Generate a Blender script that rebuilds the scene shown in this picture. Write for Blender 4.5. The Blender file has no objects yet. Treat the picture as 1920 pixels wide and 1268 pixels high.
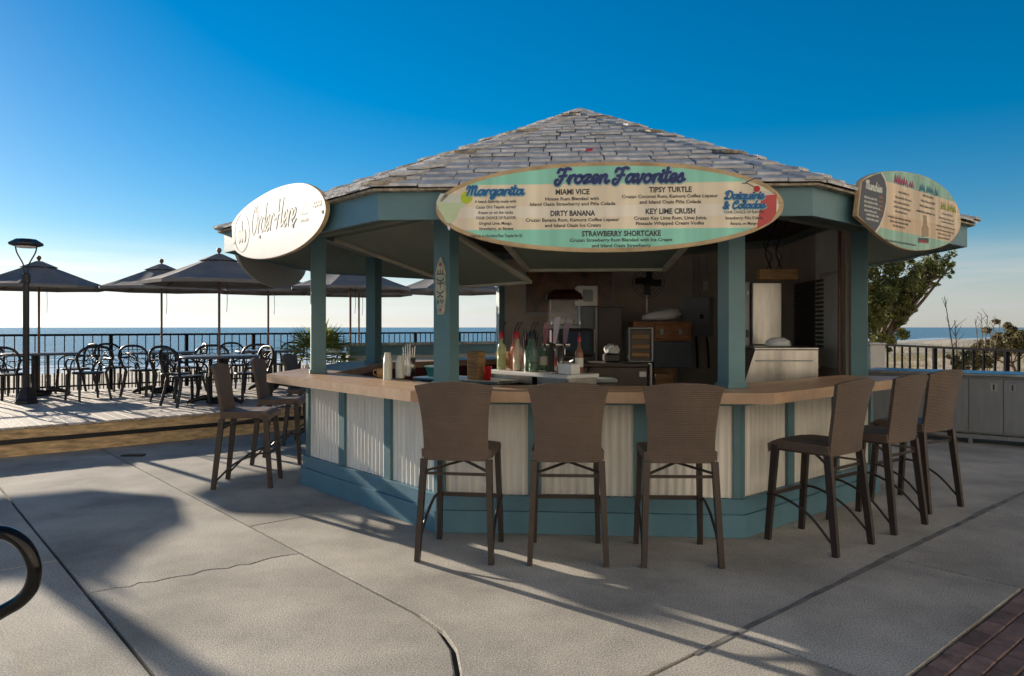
import bpy, math, random
from mathutils import Vector, Matrix
R = math.radians
random.seed(7)
scene = bpy.context.scene
COL = scene.collection

# ------------------------------------------------------------------ camera
FPX, CH, HZ = 1386.0, 1.526, 614.0          # focal length in photo pixels, eye height, horizon row
cd = bpy.data.cameras.new('camera'); cam = bpy.data.objects.new('camera', cd); COL.objects.link(cam)
cam.location = (0, 0, CH); cam.rotation_euler = (R(90), 0, 0)
cd.sensor_width = 36; cd.lens = 36 * FPX / 1920; cd.shift_y = -20 / 1920
cd.clip_start = 0.05; cd.clip_end = 80000
scene.camera = cam

# ------------------------------------------------------------------ sky, sun, exposure
SUN_AZ, SUN_EL = R(-42), R(14.5)             # direction shadows run in (from +X), elevation
w = bpy.data.worlds.new('World'); scene.world = w; w.use_nodes = True
nt = w.node_tree; nt.nodes.clear(); N = nt.nodes.new; L = nt.links.new
out = N('ShaderNodeOutputWorld'); bg = N('ShaderNodeBackground'); sky = N('ShaderNodeTexSky')
sky.sky_type = 'NISHITA'; sky.sun_disc = False; sky.sun_elevation = SUN_EL
sky.sun_rotation = R(-48); sky.air_density = 1.0; sky.dust_density = 0.1; sky.ozone_density = 4.0
tc = N('ShaderNodeTexCoord'); mp = N('ShaderNodeMapping'); mp.inputs['Scale'].default_value = (3, 3, 38)
nz = N('ShaderNodeTexNoise'); nz.inputs['Scale'].default_value = 1.6; nz.inputs['Detail'].default_value = 7
L(tc.outputs['Generated'], mp.inputs[0]); L(mp.outputs[0], nz.inputs['Vector'])
sx = N('ShaderNodeSeparateXYZ'); L(tc.outputs['Generated'], sx.inputs[0])
band = N('ShaderNodeMapRange'); band.interpolation_type = 'SMOOTHSTEP'
for i, v in ((1, 0.115), (2, 0.02), (3, 0.0), (4, 1.0)): band.inputs[i].default_value = v
L(sx.outputs['Z'], band.inputs[0])
cm = N('ShaderNodeMapRange'); cm.interpolation_type = 'SMOOTHSTEP'
for i, v in ((1, 0.42), (2, 0.62), (3, 0.0), (4, 0.9)): cm.inputs[i].default_value = v
L(nz.outputs['Fac'], cm.inputs[0])
mu = N('ShaderNodeMath'); mu.operation = 'MULTIPLY'; L(band.outputs[0], mu.inputs[0]); L(cm.outputs[0], mu.inputs[1])
hs = N('ShaderNodeHueSaturation'); hs.inputs['Saturation'].default_value = 1.40; hs.inputs['Value'].default_value = 1.0
L(sky.outputs[0], hs.inputs['Color'])
gry = N('ShaderNodeHueSaturation'); gry.inputs['Saturation'].default_value = 0.12; gry.inputs['Value'].default_value = 1.1
tn = N('ShaderNodeMixRGB'); tn.blend_type = 'MULTIPLY'; tn.inputs[0].default_value = 1; tn.inputs[2].default_value = (.93, .98, 1.07, 1)
L(sky.outputs[0], tn.inputs[1]); L(tn.outputs[0], gry.inputs['Color'])
hz = N('ShaderNodeMapRange'); hz.interpolation_type = 'SMOOTHSTEP'                # pale haze low over the sea
for i, v in ((1, 0.13), (2, 0.0), (3, 0.0), (4, 0.85)): hz.inputs[i].default_value = v
L(sx.outputs['Z'], hz.inputs[0])
mh = N('ShaderNodeMixRGB'); L(hz.outputs[0], mh.inputs[0]); L(hs.outputs[0], mh.inputs[1]); L(gry.outputs[0], mh.inputs[2])
mx = N('ShaderNodeMixRGB'); L(mu.outputs[0], mx.inputs[0]); L(mh.outputs[0], mx.inputs[1]); L(gry.outputs[0], mx.inputs[2])
gm_ = N('ShaderNodeGamma'); gm_.inputs[1].default_value = 0.93; L(mx.outputs[0], gm_.inputs[0])
L(gm_.outputs[0], bg.inputs[0]); bg.inputs[1].default_value = 0.078; L(bg.outputs[0], out.inputs[0])
sd = bpy.data.lights.new('sun', 'SUN'); so = bpy.data.objects.new('sun', sd); COL.objects.link(so)
sd.energy = 5.0; sd.angle = R(0.6); sd.color = (1.0, 0.87, 0.70)
LD = Vector((math.cos(SUN_AZ) * math.cos(SUN_EL), math.sin(SUN_AZ) * math.cos(SUN_EL), -math.sin(SUN_EL)))
so.rotation_euler = LD.to_track_quat('-Z', 'Y').to_euler(); so.location = (-20, 20, 12)
scene.view_settings.view_transform = 'Standard'; scene.view_settings.look = 'None'
scene.view_settings.exposure = 0.80; scene.view_settings.gamma = 1.0

# ------------------------------------------------------------------ helpers
def at(px, py, D): return Vector(((px - 960) / FPX * D, D, CH + (HZ - py) / FPX * D))
def gnd(px, py, z=0.0): return at(px, py, (CH - z) * FPX / (py - HZ))
def ray_plane(px, py, p, n):
    d = Vector(((px - 960) / FPX, 1, (HZ - py) / FPX)); o = Vector((0, 0, CH))
    return o + d * ((p - o).dot(n) / d.dot(n))
GA = R(41); U = Vector((math.cos(GA), math.sin(GA), 0)); V = Vector((-math.sin(GA), math.cos(GA), 0))
def uv(u, v, z=0.0): q = U * u + V * v; return Vector((q.x, q.y, z))
def rotz(a): return Matrix.Rotation(a, 4, 'Z')
def tr(*a): return Matrix.Translation(Vector(a))

class MB:
    def __init__(s): s.v = []; s.f = []; s.sm = []
    def add(s, vs, fs, M=None, smooth=False):
        b = len(s.v)
        s.v += [tuple(M @ Vector(p)) if M else tuple(p) for p in vs]
        s.f += [tuple(i + b for i in f) for f in fs]; s.sm += [smooth] * len(fs); return s
    def box(s, c, d, M=None):
        x, y, z = c; a, b, e = d[0] / 2, d[1] / 2, d[2] / 2
        vs = [(x + i * a, y + j * b, z + k * e) for k in (-1, 1) for j in (-1, 1) for i in (-1, 1)]
        return s.add(vs, [(0, 2, 3, 1), (4, 5, 7, 6), (0, 1, 5, 4), (2, 6, 7, 3), (0, 4, 6, 2), (1, 3, 7, 5)], M)
    def bbox(s, c, d, b, M=None):                      # box with chamfered vertical and top edges
        x, y, z = c; a, e, h = d[0] / 2, d[1] / 2, d[2] / 2
        def ring(a, e, k, zz): return [(x + p, y + q, zz) for p, q in ((-a + k, -e), (a - k, -e), (a, -e + k), (a, e - k), (a - k, e), (-a + k, e), (-a, e - k), (-a, -e + k))]
        rs = [ring(a - b, e - b, b * .6, z - h), ring(a, e, b, z - h + b), ring(a, e, b, z + h - b), ring(a - b, e - b, b * .6, z + h)]
        return s.loft(rs, caps=True, M=M)
    def loft(s, rings, caps=True, closed=True, M=None, smooth=False):
        n = len(rings[0]); vs = [p for r in rings for p in r]; fs = []
        for i in range(len(rings) - 1):
            for j in range(n if closed else n - 1):
                k = (j + 1) % n; fs.append((i * n + j, i * n + k, (i + 1) * n + k, (i + 1) * n + j))
        s.add(vs, fs, M, smooth)
        if caps: s.add(rings[0], [tuple(range(n))[::-1]], M); s.add(rings[-1], [tuple(range(n))], M)
        return s
    def lathe(s, prof, c=(0, 0, 0), n=16, M=None, smooth=True, ph=0.0):
        rs = [[(c[0] + r * math.cos(ph + 6.28318531 * j / n), c[1] + r * math.sin(ph + 6.28318531 * j / n), c[2] + z) for j in range(n)] for r, z in prof]
        return s.loft(rs, True, True, M, smooth)
    def tube(s, pts, r, n=8, closed=False, M=None, smooth=True, flat=1.0):
        pts = [Vector(p) for p in pts]; rs = []; m = len(pts); up = None
        for i, p in enumerate(pts):
            a = pts[(i - 1) % m] if (closed or i > 0) else p
            b = pts[(i + 1) % m] if (closed or i < m - 1) else p
            t = (b - a).normalized()
            if up is None: up = t.orthogonal().normalized() if abs(t.z) > .9 else Vector((0, 0, 1))
            x = t.cross(up)
            if x.length < 1e-4: x = t.orthogonal()
            x.normalize(); y = x.cross(t).normalized(); up = y
            rr = r[i] if isinstance(r, (list, tuple)) else r
            o = math.pi / n
            rs.append([p + x * rr * math.cos(o + 6.28318531 * j / n) + y * rr * flat * math.sin(o + 6.28318531 * j / n) for j in range(n)])
        if closed: rs.append(rs[0])
        return s.loft(rs, not closed, True, M, smooth)
    def bar(s, a, b, w, h=None, M=None, w2=None):       # square bar between two points
        h = h or w; k = (w2 or w) / w
        a, b = Vector(a), Vector(b); t = (b - a).normalized()
        x = t.cross(Vector((0, 0, 1))) if abs(t.z) < .95 else t.cross(Vector((0, 1, 0))); x.normalize(); y = x.cross(t)
        q = ((-.5, -.5), (.5, -.5), (.5, .5), (-.5, .5))
        return s.loft([[a + x * w * i + y * h * j for i, j in q], [b + x * w * k * i + y * h * k * j for i, j in q]], True, True, M)
    def prism(s, pts, z0, z1, M=None):
        return s.loft([[(p[0], p[1], z0) for p in pts], [(p[0], p[1], z1) for p in pts]], True, True, M)
    def quad(s, a, b, c, d, M=None): return s.add([a, b, c, d], [(0, 1, 2, 3)], M)
    def mesh(s, name):
        me = bpy.data.meshes.new(name); me.from_pydata([tuple(p) for p in s.v], [], s.f)
        me.polygons.foreach_set('use_smooth', s.sm); me.update(); return me
    def build(s, name, m, parent=None):
        return mk(name, s.mesh(name), m, parent)
def mk(name, me, m, parent=None):
    o = bpy.data.objects.new(name, me); COL.objects.link(o)
    if m and not me.materials: me.materials.append(m)
    if parent: o.parent = parent
    return o
def tag(o, label=None, cat=None, group=None, kind=None):
    if label: o['label'] = label
    if cat: o['category'] = cat
    if group: o['group'] = group
    if kind: o['kind'] = kind
    return o
def thing(name, label, cat, loc=(0, 0, 0), rz=0.0, group=None):
    o = bpy.data.objects.new(name, None); COL.objects.link(o); o.empty_display_size = .1
    o.location = loc; o.rotation_euler = (0, 0, rz); return tag(o, label, cat, group)
def copy_tree(o, parent=None):
    c = o.copy(); COL.objects.link(c); c.parent = parent
    for ch in [q for q in KIDS.get(o.name, [])]: copy_tree(ch, c)
    return c
KIDS = {}
def reg(o):
    for x in COL.objects:
        if x.parent: KIDS.setdefault(x.parent.name, [])
    KIDS.clear()
    for x in COL.objects:
        if x.parent: KIDS.setdefault(x.parent.name, []).append(x)
def place(o, loc, rz, label): o.location = loc; o.rotation_euler = (0, 0, rz); o['label'] = label; return o
def smooth_path(pts, n=5):                               # Catmull-Rom
    P = [Vector((*p, 0)) if len(p) == 2 else Vector(p) for p in pts]
    if len(P) < 3: return P
    Q = [P[0] * 2 - P[1]] + P + [P[-1] * 2 - P[-2]]; o = []
    for i in range(1, len(Q) - 2):
        for k in range(n):
            t = k / n; a, b, c, d = Q[i - 1:i + 3]
            o.append(.5 * ((2 * b) + (c - a) * t + (2 * a - 5 * b + 4 * c - d) * t * t + (3 * b - a - 3 * c + d) * t ** 3))
    return o + [P[-1]]

# ------------------------------------------------------------------ materials
def mat(name, col, rough=.6, metal=0.0, var=.12, scale=6.0, bump=0.0, bscale=None, stretch=(1, 1, 1), rnd=0.0, col2=None, spec=.5, trans=0.0, coat=0.0, speck=0.0):
    m = bpy.data.materials.new(name); m.use_nodes = True; t = m.node_tree; n = t.nodes.new; l = t.links.new
    b = t.nodes['Principled BSDF']; b.inputs['Roughness'].default_value = rough; b.inputs['Metallic'].default_value = metal
    b.inputs['Specular IOR Level'].default_value = spec; b.inputs['Transmission Weight'].default_value = trans
    b.inputs['Coat Weight'].default_value = coat
    c = n('ShaderNodeTexCoord'); mp = n('ShaderNodeMapping'); mp.inputs['Scale'].default_value = stretch
    l(c.outputs['Object'], mp.inputs[0])
    z = n('ShaderNodeTexNoise'); z.inputs['Scale'].default_value = scale; z.inputs['Detail'].default_value = 6; z.inputs['Roughness'].default_value = .62
    oi = n('ShaderNodeObjectInfo'); vm = n('ShaderNodeVectorMath'); vm.operation = 'MULTIPLY_ADD'
    l(oi.outputs['Random'], vm.inputs[1]); vm.inputs[0].default_value = (37, 19, 53); l(mp.outputs[0], vm.inputs[2]); l(vm.outputs[0], z.inputs['Vector'])
    r = n('ShaderNodeMapRange'); r.inputs[1].default_value = .3; r.inputs[2].default_value = .7; l(z.outputs['Fac'], r.inputs[0])
    x = n('ShaderNodeMixRGB'); c2 = col2 or tuple(max(0, k * (1 - 2 * var)) for k in col)
    x.inputs[1].default_value = (*c2, 1); x.inputs[2].default_value = (*[min(1, k * (1 + (0 if col2 else var))) for k in col], 1)
    l(r.outputs[0], x.inputs[0]); cur = x.outputs[0]
    if speck:
        z2 = n('ShaderNodeTexNoise'); z2.inputs['Scale'].default_value = 120; z2.inputs['Detail'].default_value = 3; l(c.outputs['Object'], z2.inputs['Vector'])
        r2 = n('ShaderNodeMapRange'); r2.inputs[1].default_value = .35; r2.inputs[2].default_value = .65; r2.inputs[3].default_value = 1 - speck; r2.inputs[4].default_value = 1 + speck
        l(z2.outputs['Fac'], r2.inputs[0]); k = n('ShaderNodeMixRGB'); k.blend_type = 'MULTIPLY'; k.inputs[0].default_value = 1
        l(cur, k.inputs[1]); l(r2.outputs[0], k.inputs[2]); cur = k.outputs[0]
    if rnd:
        h = n('ShaderNodeHueSaturation'); rr = n('ShaderNodeMapRange'); rr.inputs[3].default_value = 1 - rnd; rr.inputs[4].default_value = 1 + rnd
        l(oi.outputs['Random'], rr.inputs[0]); l(rr.outputs[0], h.inputs['Value']); l(cur, h.inputs['Color']); cur = h.outputs[0]
    l(cur, b.inputs['Base Color'])
    if bump:
        zb = n('ShaderNodeTexNoise'); zb.inputs['Scale'].default_value = bscale or scale * 3; zb.inputs['Detail'].default_value = 5; l(mp.outputs[0], zb.inputs['Vector'])
        bp = n('ShaderNodeBump'); bp.inputs['Strength'].default_value = min(1, bump); bp.inputs['Distance'].default_value = .01; l(zb.outputs['Fac'], bp.inputs['Height']); l(bp.outputs[0], b.inputs['Normal'])
    return m
def flat(name, col, rough=.55): return mat(name, col, rough, var=.04, scale=9)
def glassm(name, col=(1, 1, 1), alpha=.25, rough=.05):
    m = bpy.data.materials.new(name); m.use_nodes = True; t = m.node_tree; b = t.nodes['Principled BSDF']
    b.inputs['Base Color'].default_value = (*col, 1); b.inputs['Roughness'].default_value = rough
    tr_ = t.nodes.new('ShaderNodeBsdfTransparent'); mx_ = t.nodes.new('ShaderNodeMixShader'); mx_.inputs[0].default_value = alpha
    tr_.inputs[0].default_value = (*[.6 + .4 * k for k in col], 1)
    t.links.new(tr_.outputs[0], mx_.inputs[1]); t.links.new(b.outputs[0], mx_.inputs[2]); t.links.new(mx_.outputs[0], t.nodes['Material Output'].inputs[0]); return m
def wicker(name, col):
    m = mat(name, col, .55, var=.1, scale=5); t = m.node_tree; n = t.nodes.new; l = t.links.new
    c = n('ShaderNodeTexCoord'); mp = n('ShaderNodeMapping'); mp.inputs['Scale'].default_value = (1, 1, 1); l(c.outputs['Object'], mp.inputs[0])
    wv = n('ShaderNodeTexWave'); wv.bands_direction = 'Z'; wv.inputs['Scale'].default_value = 26; wv.inputs['Distortion'].default_value = 1.2; wv.inputs['Detail'].default_value = 1; wv.inputs['Detail Scale'].default_value = 6
    wx = n('ShaderNodeTexWave'); wx.bands_direction = 'X'; wx.inputs['Scale'].default_value = 16; wx.inputs['Distortion'].default_value = 1.0
    l(mp.outputs[0], wv.inputs[0]); l(mp.outputs[0], wx.inputs[0])
    a = n('ShaderNodeMath'); a.operation = 'MULTIPLY_ADD'; l(wx.outputs['Fac'], a.inputs[0]); a.inputs[1].default_value = .22; l(wv.outputs['Fac'], a.inputs[2])
    bp = n('ShaderNodeBump'); bp.inputs['Strength'].default_value = .55; bp.inputs['Distance'].default_value = .006; l(a.outputs[0], bp.inputs['Height'])
    b = t.nodes['Principled BSDF']; l(bp.outputs[0], b.inputs['Normal'])
    src = b.inputs['Base Color'].links[0].from_socket; k = n('ShaderNodeMixRGB'); k.blend_type = 'MULTIPLY'; k.inputs[0].default_value = .25
    l(src, k.inputs[1]); l(a.outputs[0], k.inputs[2]); l(k.outputs[0], b.inputs['Base Color']); return m

M_CONC = mat('concrete', (.37, .345, .30), .9, var=.2, scale=1.3, bump=.35, bscale=150, rnd=.06, speck=.40)
M_BASE = mat('soil_joint', (.05, .045, .04), .95, var=.2)
M_BRICK = mat('paver_brick', (.20, .125, .105), .85, var=.25, scale=9, bump=.4, rnd=.35)
M_PLANK = mat('deck_plank', (.50, .44, .38), .75, var=.25, scale=3, stretch=(6, 6, 6), rnd=.14, bump=.2)
M_DECKF = mat('deck_fascia', (.66, .45, .23), .7, var=.3, scale=5, stretch=(1, 1, 5), bump=.2)
M_DARKM = mat('dark_metal', (.022, .022, .024), .45, .3, var=.1)
M_RAIL = mat('rail_metal', (.014, .014, .016), .9, 0, var=.1, spec=.02)
M_SAND = mat('sand', (.50, .42, .31), .95, var=.14, scale=.5, bump=.4, bscale=3)
M_TEAL = mat('teal_paint', (.10, .205, .235), .5, var=.07, scale=3, bump=.08, bscale=25)
M_TEAL2 = mat('blue_paint', (.10, .225, .29), .5, var=.08, scale=3, bump=.08, bscale=25)
M_SOFFIT = mat('soffit_paint', (.20, .235, .20), .7, var=.08, scale=2)
M_BEAD = mat('beadboard_paint', (.83, .79, .70), .6, var=.09, scale=3.0, stretch=(9, 9, .5), bump=.1)
M_CTOP = mat('counter_wood', (.52, .35, .22), .42, var=.22, scale=4, stretch=(2, 2, 2), rnd=.12, bump=.1, col2=(.40, .25, .15))
M_SHING = mat('shingle', (.56, .555, .55), .9, var=.2, scale=10, stretch=(1, 1, 1), rnd=.10, spec=.15, bump=.6, bscale=40)
M_SHEDGE = mat('weathered_wood', (.40, .34, .26), .9, var=.4, scale=18, bump=.7, bscale=50, rnd=.2)
M_ROOFU = mat('roof_felt', (.06, .05, .045), .9)
M_REDW = mat('red_brown_panel', (.10, .022, .02), .5, var=.15)
M_WALLIN = mat('interior_wall', (.45, .38, .31), .75, var=.12, scale=2)
M_WHITEP = mat('white_panel', (.55, .53, .49), .6, var=.08, scale=2)
M_STEEL = mat('stainless', (.45, .43, .40), .34, 1.0, var=.18, scale=2.2, bump=.06, stretch=(3, 3, .4))
M_STEELM = mat('brushed_steel', (.27, .28, .29), .5, .75, var=.08, scale=3, stretch=(12, 12, 1))
M_WICK = wicker('stool_wicker', (.15, .102, .072))
M_STLEG = mat('stool_leg', (.05, .036, .029), .4, .3, var=.1)
M_CHAIR = mat('cast_chair', (.02, .019, .02), .42, .35, var=.15)
M_TABT = mat('table_top', (.10, .10, .11), .35, .2, var=.12)
M_UMB = mat('umbrella_cloth', (.165, .158, .160), .85, var=.12, scale=3)
M_POLEW = mat('umbrella_pole', (.13, .06, .035), .45, var=.2)
M_WHITE = mat('white_plastic', (.8, .79, .76), .4, var=.04)
M_BLACK = mat('black_plastic', (.018, .018, .02), .4, var=.1)
M_BARK = mat('bark', (.12, .09, .065), .9, var=.3, scale=12, bump=.6)
M_TAN = mat('tan_wood', (.34, .19, .075), .6, var=.25, scale=5, stretch=(1, 1, 8))
M_ORW = mat('orange_wood', (.34, .12, .035), .5, var=.25, scale=5, stretch=(1, 1, 6), rnd=.1)
M_GREYM = mat('grey_enamel', (.32, .33, .34), .45, .1, var=.05)
M_RED = flat('red_plastic', (.55, .012, .015), .35)
M_GLASS = glassm('clear_glass', (1, 1, 1), .12)
M_GREY = flat('sign_back_grey', (.34, .34, .34), .6)

def leafmat(name, cols, tr=.25):
    m = bpy.data.materials.new(name); m.use_nodes = True; t = m.node_tree; b = t.nodes['Principled BSDF']; n = t.nodes.new
    g = n('ShaderNodeNewGeometry'); cr = n('ShaderNodeValToRGB'); e = cr.color_ramp.elements
    e[0].color = (*cols[0], 1); e[1].color = (*cols[-1], 1)
    for i, c in enumerate(cols[1:-1]): q = e.new((i + 1) / (len(cols) - 1)); q.color = (*c, 1)
    t.links.new(g.outputs['Random Per Island'], cr.inputs[0]); t.links.new(cr.outputs[0], b.inputs['Base Color']); b.inputs['Roughness'].default_value = .6
    tl = n('ShaderNodeBsdfTranslucent'); t.links.new(cr.outputs[0], tl.inputs[0]); ms = n('ShaderNodeMixShader'); ms.inputs[0].default_value = tr
    t.links.new(b.outputs[0], ms.inputs[1]); t.links.new(tl.outputs[0], ms.inputs[2]); t.links.new(ms.outputs[0], t.nodes['Material Output'].inputs[0]); return m
M_OAK = leafmat('oak_leaf', [(.07, .09, .025), (.14, .16, .04), (.24, .22, .06)], .4)
M_SHRUB = leafmat('shrub_leaf', [(.09, .09, .035), (.15, .13, .055), (.22, .18, .085)], .35)
M_PALM = leafmat('palm_leaf', [(.10, .13, .02), (.24, .26, .045), (.40, .34, .09)], .45)
M_GRASS = leafmat('dune_grass', [(.12, .13, .04), (.30, .25, .11), (.40, .33, .18)], .3)

# ------------------------------------------------------------------ terrain, sea
def smst(a, b, x): t = max(0, min(1, (x - a) / (b - a))); return t * t * (3 - 2 * t)
def terr(x, y):
    p = Vector((x, y, 0)); v = p.dot(V); u = p.dot(U)
    z = -.55 - 4.6 * smst(17, 140, v) * 1.02
    dn = smst(9, 17, x) * smst(12, 22, y) * (1 - smst(28, 75, v))
    z += dn * (.60 + .35 * math.sin(u * .31) * math.cos(v * .4) + .2 * math.sin(u * 1.1 + v * .7))
    z += .12 * math.sin(u * .9) * math.sin(v * .7) * smst(17, 25, v)
    return z
def grid_sheet(us, vs, fz):
    m = MB(); n = len(us)
    m.add([(*uv(a, b).xy, fz(*uv(a, b).xy)) for b in vs for a in us],
          [(j * n + i, j * n + i + 1, (j + 1) * n + i + 1, (j + 1) * n + i) for j in range(len(vs) - 1) for i in range(n - 1)], smooth=True); return m
us = [-300 + 20 * i for i in range(14)] + [-20 + 1.6 * i for i in range(60)] + [76 + 25 * i for i in range(40)]
vs = [-80, -40, -20] + [-10 + 1.5 * i for i in range(54)] + [71 + 8 * i for i in range(12)]
tag(grid_sheet(us, vs, terr).build('beach_ground', M_SAND), kind='structure')

m = mat('sea_water', (.03, .12, .16), .22, var=.2, scale=.05); M_SEA = m
t = m.node_tree; n = t.nodes.new; l = t.links.new; b = t.nodes['Principled BSDF']
c = n('ShaderNodeTexCoord'); mp = n('ShaderNodeMapping'); mp.inputs['Rotation'].default_value = (0, 0, -GA); l(c.outputs['Object'], mp.inputs[0])
sc_ = n('ShaderNodeMapping'); sc_.inputs['Scale'].default_value = (.05, .35, 1); l(mp.outputs[0], sc_.inputs[0])
z = n('ShaderNodeTexNoise'); z.inputs['Scale'].default_value = 1.0; z.inputs['Detail'].default_value = 8; l(sc_.outputs[0], z.inputs['Vector'])
bp = n('ShaderNodeBump'); bp.inputs['Strength'].default_value = .9; bp.inputs['Distance'].default_value = 1.2; l(z.outputs['Fac'], bp.inputs['Height']); l(bp.outputs[0], b.inputs['Normal'])
sp = n('ShaderNodeSeparateXYZ'); l(mp.outputs[0], sp.inputs[0])
fo = n('ShaderNodeMapping'); fo.inputs['Scale'].default_value = (.018, .11, 1); l(mp.outputs[0], fo.inputs[0])
z2 = n('ShaderNodeTexNoise'); z2.inputs['Scale'].default_value = 1.0; z2.inputs['Detail'].default_value = 6; l(fo.outputs[0], z2.inputs['Vector'])
th = n('ShaderNodeMapRange'); th.inputs[1].default_value = 132; th.inputs[2].default_value = 215; th.inputs[3].default_value = .36; th.inputs[4].default_value = .74; l(sp.outputs['Y'], th.inputs[0])
gt = n('ShaderNodeMath'); gt.operation = 'SUBTRACT'; l(z2.outputs['Fac'], gt.inputs[0]); l(th.outputs[0], gt.inputs[1])
ml = n('ShaderNodeMath'); ml.operation = 'MULTIPLY'; ml.use_clamp = True; ml.inputs[1].default_value = 14; l(gt.outputs[0], ml.inputs[0])
src = b.inputs['Base Color'].links[0].from_socket; k = n('ShaderNodeMixRGB'); l(ml.outputs[0], k.inputs[0]); l(src, k.inputs[1]); k.inputs[2].default_value = (.8, .8, .78, 1); l(k.outputs[0], b.inputs['Base Color'])
sea = MB(); sea.quad(uv(-60000, 118, -5), uv(60000, 118, -5), uv(60000, 60000, -5), uv(-60000, 60000, -5))
tag(sea.build('sea', M_SEA), kind='structure')

# ------------------------------------------------------------------ patio slabs and pavers
pb = MB(); pb.prism([uv(-14, -9).xy, uv(15.5, -9).xy, uv(15.5, 10.6).xy, uv(-14, 10.6).xy], -.5, -.022)
patio = tag(pb.build('patio', M_BASE), kind='structure')
def jag(a, b, n=14, s=.02, seed=1):
    rr = random.Random(seed); return [(a[0] + (b[0] - a[0]) * i / n + (rr.uniform(-s, s) if 0 < i < n else 0) * .3, a[1] + (b[1] - a[1]) * i / n + (rr.uniform(-s, s) if 0 < i < n else 0)) for i in range(n + 1)]
def slab(pts, name='slab'):
    cx = sum(p[0] for p in pts) / len(pts); cy = sum(p[1] for p in pts) / len(pts)
    w = [uv(*p).xy for p in pts]; mm = MB()
    ins = []
    k = len(w)
    for i in range(k):                                   # bevelled arris
        a, b_, c_ = Vector(w[i - 1]), Vector(w[i]), Vector(w[(i + 1) % k])
        n1 = Vector((-(b_ - a).y, (b_ - a).x)).normalized(); n2 = Vector((-(c_ - b_).y, (c_ - b_).x)).normalized()
        ins.append(b_ + (n1 + n2) * .004)
    mm.loft([[(p.x, p.y, -.03) for p in map(Vector, w)], [(p.x, p.y, -.005) for p in map(Vector, w)], [(p.x, p.y, 0) for p in ins]])
    return mm.build(name, M_CONC, patio)
g = .009
crk = jag((.94 + g, 4.80), (2.2 - g, 4.70), 18, .03, 3)
curve = [(2.2, 3.3), (2.17, 3.05), (2.09, 2.83), (1.96, 2.62), (1.78, 2.45), (1.5, 2.3), (1.1, 2.2)]
slab([(-14, -9), (.94 - g, -9), (.94 - g, 5.6), (-14, 5.6)]); slab([(-14, 5.612), (.94 - g, 5.612), (.94 - g, 10.5), (-14, 10.5)])
slab([(.94 + g, 2.2)] + [(a - g, b_ + g) for a, b_ in curve[::-1]] + [(2.2 - g, 4.70 - .004)] + [(a, b_ - .004) for a, b_ in crk[::-1][1:]])
slab([(a, b_ + .002) for a, b_ in crk] + [(2.2 - g, 10.5), (.94 + g, 10.5)])
slab([(2.2 + g, 5.606), (15.5, 5.606), (15.5, 10.5), (2.2 + g, 10.5)])
slab([(1.1, 2.06)] + [(15.5, 2.06), (15.5, 5.594), (2.2 + g, 5.594)] + [(a + g, b_ - g) for a, b_ in curve])
slab([(.94 + g, 2.06), (1.09, 2.06), (1.09, 2.18), (.94 + g, 2.19)])
ed = [.94, 3.26, 5.1, 7.0, 8.9, 10.8, 12.7, 15.5]
for a, b_ in zip(ed, ed[1:]): slab([(a + g, 1.31), (b_ - g, 1.31), (b_ - g, 2.04), (a + g, 2.04)])
sj = MB(); rr = random.Random(5); top = []; bot = []
for i in range(60):
    u_ = 2.9 + i * .11; wd = min(1, i / 14) * .03 + (.006 * math.sin(i * .37) + rr.uniform(-.007, .007)) * min(1, i / 6)
    top.append(uv(u_, 2.05 + wd, .003)); bot.append(uv(u_, 2.035 - rr.uniform(0, .006), .003))
nb = len(top); sj.add(top + bot, [(i, i + nb, i + nb + 1, i + 1) for i in range(nb - 1)])
sj.build('joint_sealant', mat('sealant', (.17, .165, .155), .9, var=.3), patio)
br = MB().bbox((0, 0, -.03), (.196, .096, .06), .006).mesh('brick'); br.materials.append(M_BRICK); nbk = 0
for r_ in range(11):
    for c_ in range(27):
        u_ = 1.9 + c_ * .2 + (.1 if r_ % 2 else 0); v_ = 1.245 - r_ * .1
        o = mk('brick', br, None, patio); o.location = uv(u_, v_, random.uniform(-.003, .002)); o.rotation_euler = (0, 0, GA + random.uniform(-.01, .01)); nbk += 1
pv = MB()
for r_ in range(11):
    for c_ in range(46):
        u_ = 7.3 + c_ * .2 + (.1 if r_ % 2 else 0); pv.box((0, 0, -.03), (.196, .096, .06), tr(*uv(u_, 1.245 - r_ * .1)) @ rotz(GA))
tag(pv.build('paver_bricks', M_BRICK, patio), kind='stuff')

# ------------------------------------------------------------------ unseen hotel behind the viewer, added for warm bounce light
hb = thing('bounce_hotel', 'unseen cream hotel block with balconies behind the viewer, added for warm fill light', 'building', uv(2, -14.5), GA)
M_STUC = mat('cream_stucco', (.76, .71, .63), .8, var=.05, scale=.4); M_WIN = mat('hotel_glass', (.10, .12, .14), .15)
MB().box((0, -6, 10), (76, 12, 20)).build('wall', M_STUC, hb)
for fl_ in range(7):
    MB().box((0, .55, 2.75 + 2.75 * fl_), (76, 1.1, .16)).build('balcony_slab', M_STUC, hb)
    for i_ in range(14): MB().box((-35.1 + 5.4 * i_, .03, 1.25 + 2.75 * fl_), (1.9, .05, 2.1)).build('window', M_WIN, hb)

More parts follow.
